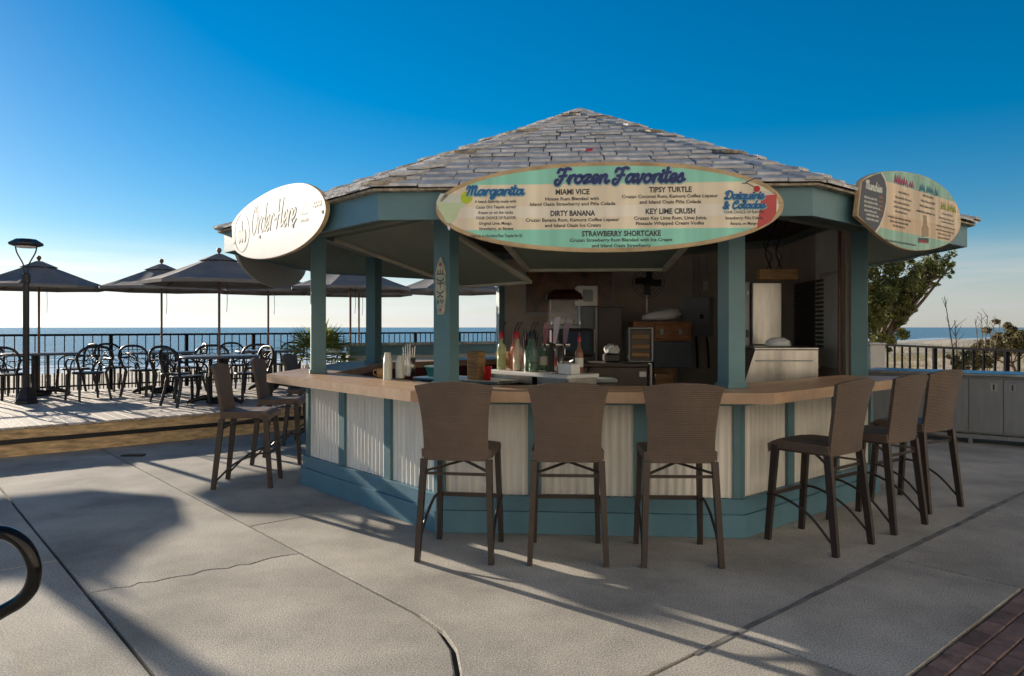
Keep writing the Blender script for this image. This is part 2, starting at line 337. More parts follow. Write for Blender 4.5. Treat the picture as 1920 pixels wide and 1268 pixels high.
# ------------------------------------------------------------------ deck
DZ, DV0, DV1 = .352, 10.43, 15.75
db = MB()
for v_ in (10.6, 12.3, 14.0, 15.6): db.box((0, 0, 0), (16, .08, .2), tr(*uv(4.2, v_, .20)) @ rotz(GA))
deck = tag(db.build('deck', M_SHEDGE), kind='structure')
pm = MB().bbox((0, 0, 0), (.139, DV1 - DV0 + .03, .03), .004).mesh('plank'); pm.materials.append(M_PLANK)
for i in range(108):
    o = mk('plank', pm, None, deck); o.location = uv(-3.6 + .145 * i, (DV0 + DV1) / 2 - .015, DZ - .015 + random.uniform(-.002, .0015)); o.rotation_euler = (0, 0, GA)
for nm, z_, h_, off, mm in (('rim_board', .262, .112, 0, M_DECKF), ('edge_trim', .178, .05, -.012, M_DARKM), ('rim_board', .076, .148, 0, M_DECKF)):
    for i in range(4):
        MB().box((0, 0, 0), (3.88, .04, h_), tr(*uv(-1.6 + 3.89 * i, DV0 + .012 + off, z_)) @ rotz(GA)).build(nm, mm, deck)

# railing of the deck
RV, RZ = 15.5, 1.407
def railing(name, label, u0, u1, base, post_every, fr, sp=.152):
    t = thing(name, label, 'railing', uv(u0, RV, base) if fr is None else fr[0])
    a = Vector((0, 0, 0)); d = U if fr is None else fr[1]; ln = u1 - u0; H = RZ - base if fr is None else fr[2]
    ang = math.atan2(d.y, d.x)
    MB().box((ln / 2, 0, H - .02), (ln, .05, .04), rotz(ang)).build('top_rail', M_RAIL, t)
    MB().box((ln / 2, 0, .10), (ln, .03, .03), rotz(ang)).build('bottom_rail', M_RAIL, t)
    bm_ = MB().box((0, 0, (H - .04 + .115) / 2), ((.016, .016) if fr is None else (.030, .030)) + (H - .155,)).mesh('baluster'); bm_.materials.append(M_RAIL)
    pm_ = MB().box((0, 0, (H - .04) / 2), (.06, .06, H - .04)).mesh('rail_post'); pm_.materials.append(M_RAIL)
    n_ = int(ln / sp)
    for i in range(n_ + 1):
        o = mk('rail_post' if i % post_every == 0 else 'baluster', pm_ if i % post_every == 0 else bm_, None, t)
        q = d * (i * sp); o.location = (q.x, q.y, 0); o.rotation_euler = (0, 0, ang)
    return t
railing('deck_railing', 'black metal railing along the sea edge of the wooden deck', -3.4, 15, DZ, 9, None)
p1 = Vector(((1651 - 960) / FPX * 15.5, 15.5, 0)); p2 = Vector(((1990 - 960) / FPX * 10.6, 10.6, 0)); dd = (p2 - p1)
railing('patio_railing', 'black metal railing behind the stainless steel cabinets', 0, dd.length, 0, 7, (p1, dd.normalized(), 1.18), .27)
# sand fence on the beach
fm = MB(); rr = random.Random(4)
for i in range(230):
    q = uv(-9 + i * .085, 21.5); zz = terr(q.x, q.y); fm.box((q.x, q.y, zz + .45), (.03, .012, .95 + rr.uniform(-.05, .05)), None)
for zz in (.2, .6): fm.bar(uv(-9, 21.52, terr(*uv(-9, 21.5).xy) + zz), uv(10.5, 21.52, terr(*uv(10.5, 21.5).xy) + zz), .012)
f_ = thing('dune_fence', 'thin weathered picket sand fence on the beach beyond the deck railing', 'fence', uv(-9, 21.5, 0))
o = fm.build('pickets', mat('picket', (.22, .19, .16), .9), f_); o.matrix_parent_inverse = tr(*(-uv(-9, 21.5))); tag(o, kind='stuff')


# ------------------------------------------------------------------ kiosk
KC, KT = Vector((.7442, 8.1471, 0)), -.0695
kiosk = thing('beach_bar_kiosk', 'octagonal teal beach bar kiosk with grey shingle roof and wooden counter', 'kiosk', KC, KT)
KM = tr(*KC) @ rotz(KT)
T8 = math.tan(math.pi / 8)
def FK(k): return rotz(R(45 * k))
def VK(k): return rotz(R(45 * k - 22.5))
def kw(k, x, y, z): return KM @ FK(k) @ Vector((x, y, z))      # facet coordinates (x along, y inward, z) to world
ZC = 1.077
# floor
MB().prism([(2.6 / math.cos(math.pi / 8) * math.cos(R(22.5 + 45 * i)), 2.6 / math.cos(math.pi / 8) * math.sin(R(22.5 + 45 * i))) for i in range(8)], .003, .03).build('floor', mat('bar_floor', (.09, .07, .06), .7), kiosk)
# base: kick boards, ribbed panels, battens, sub-rail
for k in (5, 6, 7, 0, 1, 2):
    F = FK(k)
    def seg(a0, a1, z0, z1): return MB().prism([(-a0 * T8, -a0), (a0 * T8, -a0), (a1 * T8, -a1), (-a1 * T8, -a1)], z0, z1, F)
    seg(2.7356, 2.66, .003, .165).build('kick_board', M_TEAL2, kiosk); seg(2.716, 2.66, .167, .275).build('kick_board', M_TEAL2, kiosk)
    seg(2.655, 2.60, .27, 1.0).build('base_wall', M_TEAL, kiosk)
    seg(2.72, 2.61, .955, .998).build('counter_rail', M_TEAL, kiosk)
    hw = 2.69 * T8
    for a, b_ in ((-hw + .055, -.44), (-.34, .34), (.44, hw - .055)):
        m = MB(); nw = max(1, round((b_ - a) / .0605)); n_ = nw * 8 + 1
        y_ = [(a + (b_ - a) * i / (n_ - 1), -2.664 - .010 * (.5 - .5 * math.cos(2 * math.pi * i / 8)) ** 1.4) for i in range(n_)]
        m.add([(p, q, .277) for p, q in y_] + [(p, q, .954) for p, q in y_], [(i, i + 1, n_ + i + 1, n_ + i) for i in range(n_ - 1)], F, True)
        m.build('beadboard_panel', M_BEAD, kiosk)
    for x in (-.39, .39): MB().box((x, -2.675, .615), (.10, .03, .676), F).build('batten', M_TEAL, kiosk)
    MB().box((-hw + .0285, -2.672, .615), (.053, .034, .676), F).build('corner_batten', M_TEAL, kiosk)
    MB().box((hw - .0285, -2.672, .615), (.053, .034, .676), F).build('corner_batten', M_TEAL, kiosk)
    if k in (5, 6, 7): MB().prism([(-2.47 * T8, -2.47), (2.47 * T8, -2.47), (2.44 * T8, -2.44), (-2.44 * T8, -2.44)], .03, .995, F).build('inner_panel', M_REDW, kiosk)
    if k == 2: continue
    # counter top boards with mitred ends, and the front nosing
    cols = [3.0255, 2.885, 2.742, 2.60, 2.44]
    for a0, a1 in zip(cols, cols[1:]):
        a0 -= .0015; a1 += .0015
        MB().prism([(-a0 * T8 + .001, -a0), (a0 * T8 - .001, -a0), (a1 * T8 - .001, -a1), (-a1 * T8 + .001, -a1)], 1.0, ZC + random.uniform(-.001, .001), F).build('counter_board', M_CTOP, kiosk)
# posts, headers
for k in range(8):
    m = MB().box((0, -2.793, 1.29), (.140, .140, 2.44), VK(k)); m.build('post', M_TEAL, kiosk)
    if k in (6, 7, 0, 1): MB().box((0, -2.793, ZC + .02), (.165, .165, .036), VK(k)).build('post_base', M_TEAL, kiosk)
    MB().box((0, -2.58, 2.47), (2 * 2.58 * T8 - .13, .09, .13), FK(k)).build('header_beam', M_SOFFIT, kiosk)
# closed back walls
for k in (2, 3, 4):
    MB().box((0, -2.50, 1.27), (2 * 2.5 * T8 - .02, .05, 2.48), FK(k)).build('back_wall', M_WALLIN, kiosk)
for x0, x1, z0, z1 in ((-.90, -.33, 1.12, 2.05), (-.90, -.33, 2.07, 2.5), ):
    MB().bbox(((x0 + x1) / 2, -2.462, (z0 + z1) / 2), (x1 - x0 - .01, .02, z1 - z0 - .01), .004, FK(2)).build('wall_panel', M_WHITEP, kiosk)
MB().box((-.30, -2.455, 1.8), (.04, .03, 1.4), FK(2)).build('wall_batten', M_WHITEP, kiosk)
MB().tube([(-.955, -2.44, 1.1), (-.955, -2.44, 2.45)], .016, 8, M=FK(2)).build('conduit', mat('copper_brown', (.16, .07, .05), .5), kiosk)
# roof
AE, ZE, AP = 3.42, 2.44, 3.889
SL = (AP - ZE) / AE
def rz_(a): return ZE + (AE - a) * SL
rd = MB()
for k in range(8): rd.add([(-AE * T8, -AE, ZE - .012), (AE * T8, -AE, ZE - .012), (0, 0, AP - .012)], [(0, 1, 2)], FK(k))
roof = rd.build('roof', M_ROOFU, kiosk)
sf = MB()
ci = MB(); zi = 2.242 + (3.36 - 2.5) * SL
for k in range(8):
    sf.add([(-3.36 * T8, -3.36, 2.242), (3.36 * T8, -3.36, 2.242), (2.5 * T8, -2.5, zi), (-2.5 * T8, -2.5, zi)], [(0, 3, 2, 1)], FK(k))
    ci.add([(-2.5 * T8, -2.5, zi), (2.5 * T8, -2.5, zi), (0, 0, zi + 2.5 * SL)], [(0, 2, 1)], FK(k))
sf.build('soffit', M_SOFFIT, kiosk); ci.build('ceiling', mat('brown_ceiling', (.085, .05, .035), .7, var=.2, stretch=(1, 1, 6)), kiosk)
for k in range(8):
    MB().prism([(-3.375 * T8, -3.375), (3.375 * T8, -3.375), (3.345 * T8, -3.345), (-3.345 * T8, -3.345)], 2.234, 2.415, FK(k)).build('fascia', M_TEAL2 if k in (6, 7) else M_TEAL, kiosk)
    MB().prism([(-3.43 * T8, -3.43), (3.43 * T8, -3.43), (3.33 * T8, -3.33), (-3.33 * T8, -3.33)], 2.417, 2.432, FK(k)).build('eave_board', M_SHEDGE, kiosk)
rr = random.Random(11); nsh = 0; EXP = .185; stuff = MB()
def shingle_row(k, i, wide, emit):
    ab = AE + .035 - i * EXP; at_ = max(ab - EXP * 1.3, .0)
    hb, ht = ab * T8, at_ * T8; x = -hb + rr.uniform(0, .1); xs = [-hb]
    while x < hb: xs.append(x) if x - xs[-1] > .05 else None; x += rr.choice((.12, .17, .22, .27)) * wide
    xs.append(hb)
    for a, b_ in zip(xs, xs[1:]):
        j = rr.uniform(-.018, .018) if i else rr.uniform(-.004, .004); g_ = .003
        a0, b0 = a + g_, b_ - g_ - rr.choice((0, .003, .006)); a1, b1 = max(-ht, min(ht, a0)), max(-ht, min(ht, b0))
        abj = ab + j; lift = .026 + rr.uniform(0, .014)
        zb, zt = rz_(abj) + lift, rz_(at_) + .010; th = .019
        vs_ = [(a0, -abj, zb - th), (b0, -abj, zb - th), (b1, -at_, zt - th), (a1, -at_, zt - th), (a0, -abj, zb), (b0, -abj, zb), (b1, -at_, zt), (a1, -at_, zt)]
        emit(k, vs_)
BOXF = [(0, 3, 2, 1), (4, 5, 6, 7), (0, 1, 5, 4), (1, 2, 6, 5), (2, 3, 7, 6), (3, 0, 4, 7)]
def one(k, v_):
    global nsh
    if nsh < 300: nsh += 1; MB().add(v_, BOXF, FK(k)).build('shingle', M_SHING, roof)
    else: stuff.add(v_, BOXF, FK(k))
NR = int((AE + .03) / EXP)
for i in range(NR): shingle_row(0, i, 1.0, one)
for i in range(NR):
    for k in (7, 1): shingle_row(k, i, 1.0, one)
for k in (2, 3, 4, 5, 6):
    for i in range(NR): shingle_row(k, i, 1.6, lambda a, b_: stuff.add(b_, BOXF, FK(a)))
tag(stuff.build('shingles', M_SHING, roof), kind='stuff')
cs = .2                                                     # hip caps: two boards over each hip, lapped up the slope
for k in range(8):
    for i in range(18):
        a0 = AE + .05 - i * cs; a1 = max(a0 - cs * 1.35, .02)
        for s_ in (-1, 1):
            F = FK(k) if s_ > 0 else FK(k - 1); sx_ = -1 if s_ > 0 else 1
            wd = .115 + rr.uniform(-.015, .015); l0 = .045 + rr.uniform(0, .022); l1 = .030
            vs_ = [(sx_ * a0 * T8, -a0, rz_(a0) + l0), (sx_ * max(0, a0 * T8 - wd), -a0, rz_(a0) + l0), (sx_ * max(0, a1 * T8 - wd), -a1, rz_(a1) + l1), (sx_ * a1 * T8, -a1, rz_(a1) + l1)]
            vs_ = [(x, y, z - .02) for x, y, z in vs_] + vs_
            MB().add(vs_, BOXF if sx_ < 0 else [f[::-1] for f in BOXF], F).build('hip_shingle', M_SHING if (i + k) % 5 else M_SHEDGE, roof) if k in (7, 0, 1, 2) else None
MB().lathe([(.0, AP + .055), (.17, AP - .005), (.17, AP - .03), (.0, AP + .03)], n=8, smooth=False, ph=R(22.5)).build('ridge_cap', M_SHING, roof)
# raised shutters under the ceiling
for k in (7, 0):
    F = FK(k); h0, h1 = .97, .78; y0, y1, z0, z1 = -2.46, -1.05, 2.40, (2.09 if k == 0 else 1.98)
    q = [(-.80, y0, z0), (h0, y0, z0), (h1, y1, z1), (-.52, y1, z1)] if k == 0 else [(-h0, y0, z0), (.74, y0, z0), (.34, y1, z1), (-h1, y1, z1)]
    s_ = MB().loft([q, [(x, y, z + .03) for x, y, z in q]], True, True, F).build('shutter', M_SOFFIT, kiosk)
    e = MB()
    for a, b_ in ((q[0], q[3]), (q[1], q[2]), (q[2], q[3])): e.bar(Vector(a) + Vector((0, 0, -.015)), Vector(b_) + Vector((0, 0, -.015)), .05, .028, F)
    e.build('shutter_frame', mat('shutter_trim', (.42, .40, .33), .6), s_)

# unseen shed added behind the bar to shade the right-hand ground and cabinets
sh_ = thing('shade_shed', 'small teal shed added out of sight behind the kiosk to cast shade to the right', 'shed', (3.6, 12.6, 0), R(-4))
MB().box((0, 0, 1.15), (2.5, 1.7, 2.3)).build('wall', M_TEAL, sh_)
MB().loft([[(-1.4, -1.0, 2.302), (1.4, -1.0, 2.302), (1.4, 1.0, 2.302), (-1.4, 1.0, 2.302)], [(-1.4, -1.0, 2.34), (1.4, -1.0, 2.34), (1.4, 1.0, 2.36), (-1.4, 1.0, 2.36)]]).build('roof', M_SHEDGE, sh_)
d_ = MB().box((.3, -.865, 1.0), (.85, .03, 1.95)).build('door', M_WHITEP, sh_); MB().tube([(.0, -.90, 1.0), (.0, -.90, 1.12)], .012, 8).build('handle', M_STEEL, d_)

# ------------------------------------------------------------------ lettering
def ribbon(m, pts, wd, z):
    P = [Vector((p[0], p[1])) for p in pts]; Lf = []; Rt = []
    for i, p in enumerate(P):
        t_ = (P[min(i + 1, len(P) - 1)] - P[max(i - 1, 0)])
        if t_.length < 1e-9: t_ = Vector((1, 0))
        t_.normalize(); n_ = Vector((-t_.y, t_.x)) * wd / 2; Lf.append(p + n_); Rt.append(p - n_)
    k_ = len(P); m.add([(p.x, p.y, z) for p in Lf] + [(p.x, p.y, z) for p in Rt], [(i + k_, i + k_ + 1, i + 1, i) for i in range(k_ - 1)])
    for c_ in (P[0], P[-1]): m.add([(c_.x + wd / 2 * math.cos(j * .785), c_.y + wd / 2 * math.sin(j * .785), z + .0001) for j in range(8)], [tuple(range(8))])
GL = {
 'a': (1.12, [[(.9, .8), (.6, 1), (.25, .85), (.1, .4), (.3, .02), (.65, .2), (.9, .8)], [(.95, 1), (.88, .3), (1.0, .03), (1.25, .25)]]),
 'o': (1.02, [[(.55, 1), (.2, .8), (.1, .35), (.4, 0), (.8, .25), (.85, .75), (.55, 1), (.75, .75), (1.15, .8)]]),
 'e': (.92, [[(.05, .3), (.6, .5), (.75, .85), (.5, 1), (.2, .75), (.15, .3), (.45, 0), (.95, .3)]]),
 'n': (1.2, [[(.0, .3), (.25, 1), (.22, 0)], [(.25, .5), (.6, 1), (.85, .85), (.8, .25), (.98, .02), (1.25, .25)]]),
 'r': (.82, [[(.0, .3), (.28, 1.0), (.22, .0)], [(.25, .5), (.48, .95), (.72, .98), (.8, .85)]]),
 'z': (.95, [[(.1, .85), (.4, 1), (.8, .9), (.15, .08), (.55, .1), (1.0, .2)]]),
 'v': (1.0, [[(.05, .8), (.25, 1), (.35, .1), (.5, 0), (.8, .6), (.8, 1), (1.05, .9)]]),
 'i': (.52, [[(0, .3), (.25, 1), (.22, .2), (.35, .02), (.6, .25)], [(.3, 1.38), (.34, 1.42)]]),
 't': (.68, [[(.3, 1.75), (.27, .25), (.42, .02), (.7, .25)], [(0, 1.1), (.65, 1.2)]]),
 's': (.82, [[(0, .2), (.45, 1.05), (.6, .6), (.65, .2), (.35, 0), (.1, .15)], [(.6, .15), (.9, .3)]]),
 'u': (1.15, [[(0, .7), (.2, 1), (.18, .3), (.4, .02), (.75, .3), (.85, 1)], [(.85, 1), (.82, .25), (.98, .02), (1.2, .25)]]),
 'l': (.6, [[(0, .3), (.4, 1.5), (.3, 1.8), (.18, 1.4), (.22, .2), (.4, .02), (.65, .25)]]),
 'd': (1.12, [[(.9, .8), (.6, 1), (.25, .85), (.1, .4), (.3, .02), (.65, .2), (.9, .8)], [(1.0, 1.8), (.88, .3), (1.0, .03), (1.25, .25)]]),
 'g': (1.1, [[(.9, .8), (.6, 1), (.25, .85), (.1, .4), (.3, .05), (.65, .2), (.9, .8)], [(.95, 1), (.85, -.4), (.5, -.7), (.3, -.45), (.7, -.1), (1.2, .3)]]),
 'q': (1.12, [[(.9, .8), (.6, 1), (.25, .85), (.1, .4), (.3, .05), (.65, .2), (.9, .8)], [(.95, 1), (.85, -.65), (1.0, -.3), (1.2, .25)]]),
 'c': (.88, [[(.75, .8), (.5, 1), (.2, .75), (.15, .3), (.45, 0), (.92, .3)]]),
 'h': (1.1, [[(0, .3), (.35, 1.6), (.25, 1.75), (.2, 1.2), (.15, 0)], [(.18, .5), (.5, 1), (.75, .8), (.7, .2), (.88, .02), (1.15, .25)]]),
 'F': (1.45, [[(.1, 1.35), (.25, 1.75), (.7, 1.7), (1.2, 1.85), (1.5, 1.75)], [(.95, 1.7), (.75, .6), (.45, -.15), (.1, -.1), (.0, .3), (.25, .45)], [(.4, .85), (1.15, .95)]]),
 'M': (1.9, [[(0, 1.3), (.2, 1.7), (.5, 1.6), (.4, .8), (.3, 0)], [(.48, 1.1), (.85, 1.75), (1.0, 1.5), (.9, .1)], [(.95, 1.1), (1.35, 1.75), (1.5, 1.5), (1.45, .3), (1.6, .02), (1.95, .25)]]),
 'D': (1.65, [[(.55, 1.65), (.45, .6), (.2, .05), (.0, .25), (.5, .2), (1.1, .1), (1.5, .8), (1.3, 1.5), (.7, 1.8), (.15, 1.55), (.15, 1.25)]]),
 'C': (1.4, [[(1.0, 1.2), (1.2, 1.5), (.95, 1.8), (.45, 1.5), (.2, .8), (.4, .1), (.9, .05), (1.4, .4)], [(.75, 1.1), (.55, 1.35), (.3, 1.2)]]),
 'O': (1.5, [[(.8, 1.8), (.3, 1.5), (.1, .7), (.45, 0), (1.0, .15), (1.35, .9), (1.1, 1.65), (.7, 1.75), (.75, 1.4)]]),
 'H': (1.55, [[(.1, 1.5), (.4, 1.8), (.35, .8), (.2, 0)], [(1.25, 1.8), (1.1, .8), (1.1, .1), (1.5, .2)], [(.0, .8), (1.2, .95)]]),
 '-': (.6, [[(.05, .6), (.55, .65)]]),
 '&': (1.3, [[(1.1, .9), (.7, .1), (.3, .0), (.1, .35), (.5, .9), (.75, 1.4), (.5, 1.65), (.3, 1.35), (.6, .6), (1.1, .05)]]),
 ' ': (.55, [])}
def script(text, x0, x1, yb, h, wd, z, m_, parent, shear=.22, name='lettering'):   # h = height of a lower-case letter
    tot = sum(GL[c_][0] for c_ in text); sx_ = (x1 - x0) / tot; m = MB(); x = 0; k = 0
    for c_ in text:
        ad, st = GL[c_]
        for s_ in st:
            pts = [(x0 + (x + p[0]) * sx_ + shear * p[1] * h, yb + p[1] * h) for p in smooth_path(s_, 5)]
            ribbon(m, pts, wd, z + k * .00005); k += 1
        x += ad
    return m.build(name, m_, parent)
def squiggle(x0, x1, yb, h, wd, z, m_, parent, seed, name='lettering'):            # print too blurred to read in the photo
    rr = random.Random(seed); m = MB(); x = x0; k = 0; adv = h * .85
    while x < x1 - adv * .5:
        nl = rr.randint(3, 7); pts = []
        for i in range(nl):
            if x > x1: break
            pts += [(x, yb + rr.uniform(0, .25) * h), (x + adv * .35, yb + rr.uniform(.7, 1.15) * h), (x + adv * .6, yb + rr.uniform(0, .2) * h)]; x += adv * .8
        if len(pts) > 2: ribbon(m, pts, wd, z + k * .00005); k += 1
        x += adv * .6
    if k: m.build(name, m_, parent)
def text(s_, xc, yc, width, cap, z, m_, parent, bold=0.0, name='lettering'):
    cu = bpy.data.curves.new('t', 'FONT'); cu.body = s_; cu.size = 1; cu.align_x = 'LEFT'; cu.offset = bold; cu.resolution_u = 2
    ob = bpy.data.objects.new('t', cu); me = bpy.data.meshes.new_from_object(ob)
    xs = [v_.co.x for v_ in me.vertices]; x0, x1 = min(xs), max(xs); fx = width / (x1 - x0); fy = cap / .70
    for v_ in me.vertices: v_.co = ((v_.co.x - (x0 + x1) / 2) * fx + xc, (v_.co.y - .35) * fy + yc, z)
    me.name = name; bpy.data.objects.remove(ob); bpy.data.curves.remove(cu); me.materials.clear(); me.materials.append(m_)
    return mk(name, me, None, parent)
def disc(x, y, r, z, m_, parent, name, ry=None, n=24, M=None):
    m = MB(); m.add([(x + r * math.cos(6.2832 * j / n), y + (ry or r) * math.sin(6.2832 * j / n), z) for j in range(n)], [tuple(range(n))]); return m.build(name, m_, parent)
def shape(pts, z, m_, parent, name):
    m = MB(); m.add([(p[0], p[1], z) for p in pts], [tuple(range(len(pts)))]); return m.build(name, m_, parent)

class Sign:
    def __init__(s, name, label, k, ap, x0=0.0, z0=2.33, flip=False):
        p = kw(k, x0, -ap, z0); q = kw(k, x0 + 1, -ap, z0); n_ = (kw(k, x0, -ap - 1, z0) - p).normalized(); xd = (q - p).normalized()
        s.p, s.n, s.x = p, n_, xd
        s.o = thing(name, label, 'sign'); s.o.matrix_world = Matrix(((xd.x, 0, n_.x, p.x), (xd.y, 0, n_.y, p.y), (xd.z, 1, n_.z, p.z), (0, 0, 0, 1)))
    def S(s, px, py): q = ray_plane(px, py, s.p, s.n) - s.p; return (q.dot(s.x), q.z)
    def board(s, pts, th, m_, edge):
        c_ = (sum(p[0] for p in pts) / len(pts), sum(p[1] for p in pts) / len(pts))
        if sum(a[0] * b_[1] - a[1] * b_[0] for a, b_ in zip(pts, pts[1:] + pts[:1])) < 0: pts = pts[::-1]
        MB().prism(pts, -th, -.0015).build('board', edge, s.o)
        m = MB(); m.add([(c_[0] + (p[0] - c_[0]) * .992, c_[1] + (p[1] - c_[1]) * .985, 0) for p in pts], [tuple(range(len(pts)))]); m.build('face', m_, s.o)

def menu_face(name, bands, border=True, stain=.25):
    m = mat(name, (.62, .50, .34), .5, var=.1, scale=4); t = m.node_tree; n = t.nodes.new; l = t.links.new; b = t.nodes['Principled BSDF']
    c_ = n('ShaderNodeTexCoord'); sp_ = n('ShaderNodeSeparateXYZ'); l(c_.outputs['Object'], sp_.inputs[0])
    cr = n('ShaderNodeValToRGB'); cr.color_ramp.interpolation = 'CONSTANT'; e = cr.color_ramp.elements
    mr_ = n('ShaderNodeMapRange'); mr_.inputs[1].default_value = -.5; mr_.inputs[2].default_value = .5; l(sp_.outputs['Y'], mr_.inputs[0]); l(mr_.outputs[0], cr.inputs[0])
    e[0].position = 0; e[0].color = (*bands[0][1], 1); e[1].position = bands[1][0] + .5; e[1].color = (*bands[1][1], 1)
    for p, q in bands[2:]: x = e.new(p + .5); x.color = (*q, 1)
    wv = n('ShaderNodeTexNoise'); mp_ = n('ShaderNodeMapping'); mp_.inputs['Scale'].default_value = (5, .35, 1); l(c_.outputs['Object'], mp_.inputs[0]); l(mp_.outputs[0], wv.inputs['Vector']); wv.inputs['Scale'].default_value = 1.3
    r_ = n('ShaderNodeMapRange'); r_.inputs[1].default_value = .35; r_.inputs[2].default_value = .65; r_.inputs[3].default_value = 1 - stain; r_.inputs[4].default_value = 1.06; l(wv.outputs['Fac'], r_.inputs[0])
    k_ = n('ShaderNodeMixRGB'); k_.blend_type = 'MULTIPLY'; k_.inputs[0].default_value = 1; l(cr.outputs[0], k_.inputs[1]); l(r_.outputs[0], k_.inputs[2]); l(k_.outputs[0], b.inputs['Base Color'])
    return m
TEALP, BEIGE, BEIGE2, EDGE = (.30, .74, .58), (.90, .78, .58), (.92, .85, .71), (.60, .42, .22)
M_EDGE = mat('sign_edge', (.55, .40, .22), .6, var=.2)
INK = flat('print_ink', (.045, .05, .06)); NAVY = flat('print_navy', (.012, .035, .16)); BLUEP = flat('print_blue', (.01, .14, .36)); HALO = flat('print_halo', (.30, .52, .55))

# --- main menu board
sg = Sign('menu_sign', 'long surfboard menu board reading Frozen Favorites over the front counter', 0, 3.46)
xl, xr = sg.S(817, 395)[0], sg.S(1470, 375)[0]; cxm, hx = (xl + xr) / 2, (xr - xl) / 2
yt, yb_ = sg.S(1140, 303)[1], sg.S(1140, 473)[1]; cy_, hy = (yt + yb_) / 2, (yt - yb_) / 2
pts = []
for j in range(72):
    a = 6.28318531 * j / 72; ca, sa = math.cos(a), math.sin(a)
    pts.append((cxm + hx * math.copysign(abs(ca) ** .93, ca), cy_ + hy * math.copysign(abs(sa) ** .97, sa)))
yb1, yb2 = sg.S(1140, 430)[1], sg.S(1140, 345)[1]
sg.board(pts, .03, menu_face('menu_print', [(-.5, TEALP), (yb1, BEIGE), (yb1 + .08, BEIGE2), (yb1 + .15, BEIGE), (yb2, TEALP)], stain=.22), M_EDGE)
rim = MB(); q = [(cxm + (p[0] - cxm) * .982, cy_ + (p[1] - cy_) * .945) for p in pts]; ribbon(rim, q + q[:2], .022, .0012); rim.build('painted_rim', M_EDGE, sg.o)
def c4(x, y): return (800 + x * .36458, 280 + y * .36458)
def line(s_, x0, x1, yc, cap, bold=.0, m_=INK):
    a = sg.S(*c4(x0, yc)); b_ = sg.S(*c4(x1, yc)); cc = sg.S(*c4((x0 + x1) / 2, yc)); d_ = (cc[0], cc[1])
    h_ = sg.S(*c4(x0, yc - cap / 2))[1] - sg.S(*c4(x0, yc + cap / 2))[1]
    text(s_, d_[0], d_[1], b_[0] - a[0], h_, .0025, m_, sg.o, bold)
for s_, x0, x1, yc in (('MIAMI VICE', 663, 838, 219), ('DIRTY BANANA', 637, 866, 329), ('TIPSY TURTLE', 1143, 1363, 207), ('KEY LIME CRUSH', 1126, 1381, 318), ('STRAWBERRY SHORTCAKE', 797, 1204, 433)): line(s_, x0, x1, yc, 27, .03)
for s_, x0, x1, yc in (('House Rum Blended with', 610, 886, 254), ('Island Oasis Strawberry and Piña Colada', 531, 970, 281), ('Cruzan Banana Rum, Kamora Coffee Liqueur', 508, 990, 363), ('and Island Oasis Ice Cream', 608, 896, 391),
    ('Cruzan Coconut Rum, Kamora Coffee Liqueur', 1003, 1497, 241), ('and Island Oasis Piña Colada', 1094, 1411, 270), ('Cruzan Key Lime Rum, Lime Juice,', 1066, 1440, 353), ('Pinnacle Whipped Cream Vodka', 1075, 1426, 380),
    ('Cruzan Strawberry Rum Blended with Ice Cream', 736, 1261, 466), ('and Island Oasis Strawberry', 848, 1152, 495)): line(s_, x0, x1, yc, 17, .018)
for s_, x0, x1, yc in (('A beach favorite made with', 247, 460, 268), ('Cauza Oro Tequila served', 252, 457, 297), ('frozen or on the rocks', 266, 444, 325), ('YOUR CHOICE OF FLAVOR:', 252, 460, 353), ('Original Lime, Mango,', 270, 440, 381), ('Strawberry, or Banana', 270, 446, 408),
    ('Upgrade to Hornitos Plata Tequila for $2', 225, 492, 445), ('YOUR CHOICE OF FLAVOR:', 1527, 1735, 323), ('Strawberry, Piña Colada,', 1535, 1733, 353), ('Banana, or Mango', 1563, 1700, 381)): line(s_, x0, x1, yc, 15, .015)
def sline(s_, x0, x1, ya, yb, m_, k=1.0):
    a = sg.S(*c4(x0, (ya + yb) / 2)); b_ = sg.S(*c4(x1, (ya + yb) / 2)); top_ = sg.S(*c4((x0 + x1) / 2, ya))[1]; bot_ = sg.S(*c4((x0 + x1) / 2, yb))[1]; h_ = (top_ - bot_) / 1.8
    script(s_, a[0] + .004, b_[0] - .012 - .3 * h_, bot_ - .003, h_, h_ * .58 * k, .0020, HALO, sg.o, name='lettering_halo'); script(s_, a[0], b_[0] - .016 - .3 * h_, bot_, h_, h_ * .38 * k, .0060, m_, sg.o)
sline('Frozen Favorites', 660, 1345, 98, 172, NAVY, 1.0); sline('Margarita', 200, 515, 188, 236, BLUEP); sline('Daiquiris', 1530, 1752, 214, 256, BLUEP); sline('& Coladas', 1522, 1758, 266, 304, BLUEP)
# printed drinks
GLS = flat('print_glass', (.62, .66, .58)); LIQ = flat('print_margarita', (.55, .66, .42)); LIME = flat('print_lime', (.46, .58, .02)); REDP = flat('print_daiquiri', (.55, .07, .07)); CREAM = flat('print_cream', (.66, .60, .52))
def sh(pp, z, m_, nm): shape([sg.S(*c4(*p)) for p in pp][::-1], z, m_, sg.o, nm)
sh([(70, 228), (168, 230), (186, 262), (190, 285), (166, 320), (158, 350), (140, 372), (122, 384), (104, 384), (88, 366), (78, 335), (52, 300), (50, 270)], .0012, GLS, 'printed_glass')
sh([(58, 272), (186, 274), (188, 286), (164, 322), (154, 352), (138, 370), (122, 380), (106, 380), (92, 364), (82, 332), (60, 304)], .0014, LIQ, 'printed_drink')
sh([(105, 386), (124, 386), (119, 418), (110, 414)], .0012, flat('print_white', (.7, .7, .68)), 'printed_stem')
q = sg.S(*c4(205, 250)); disc(q[0], q[1], .038, .0016, LIME, sg.o, 'printed_lime')
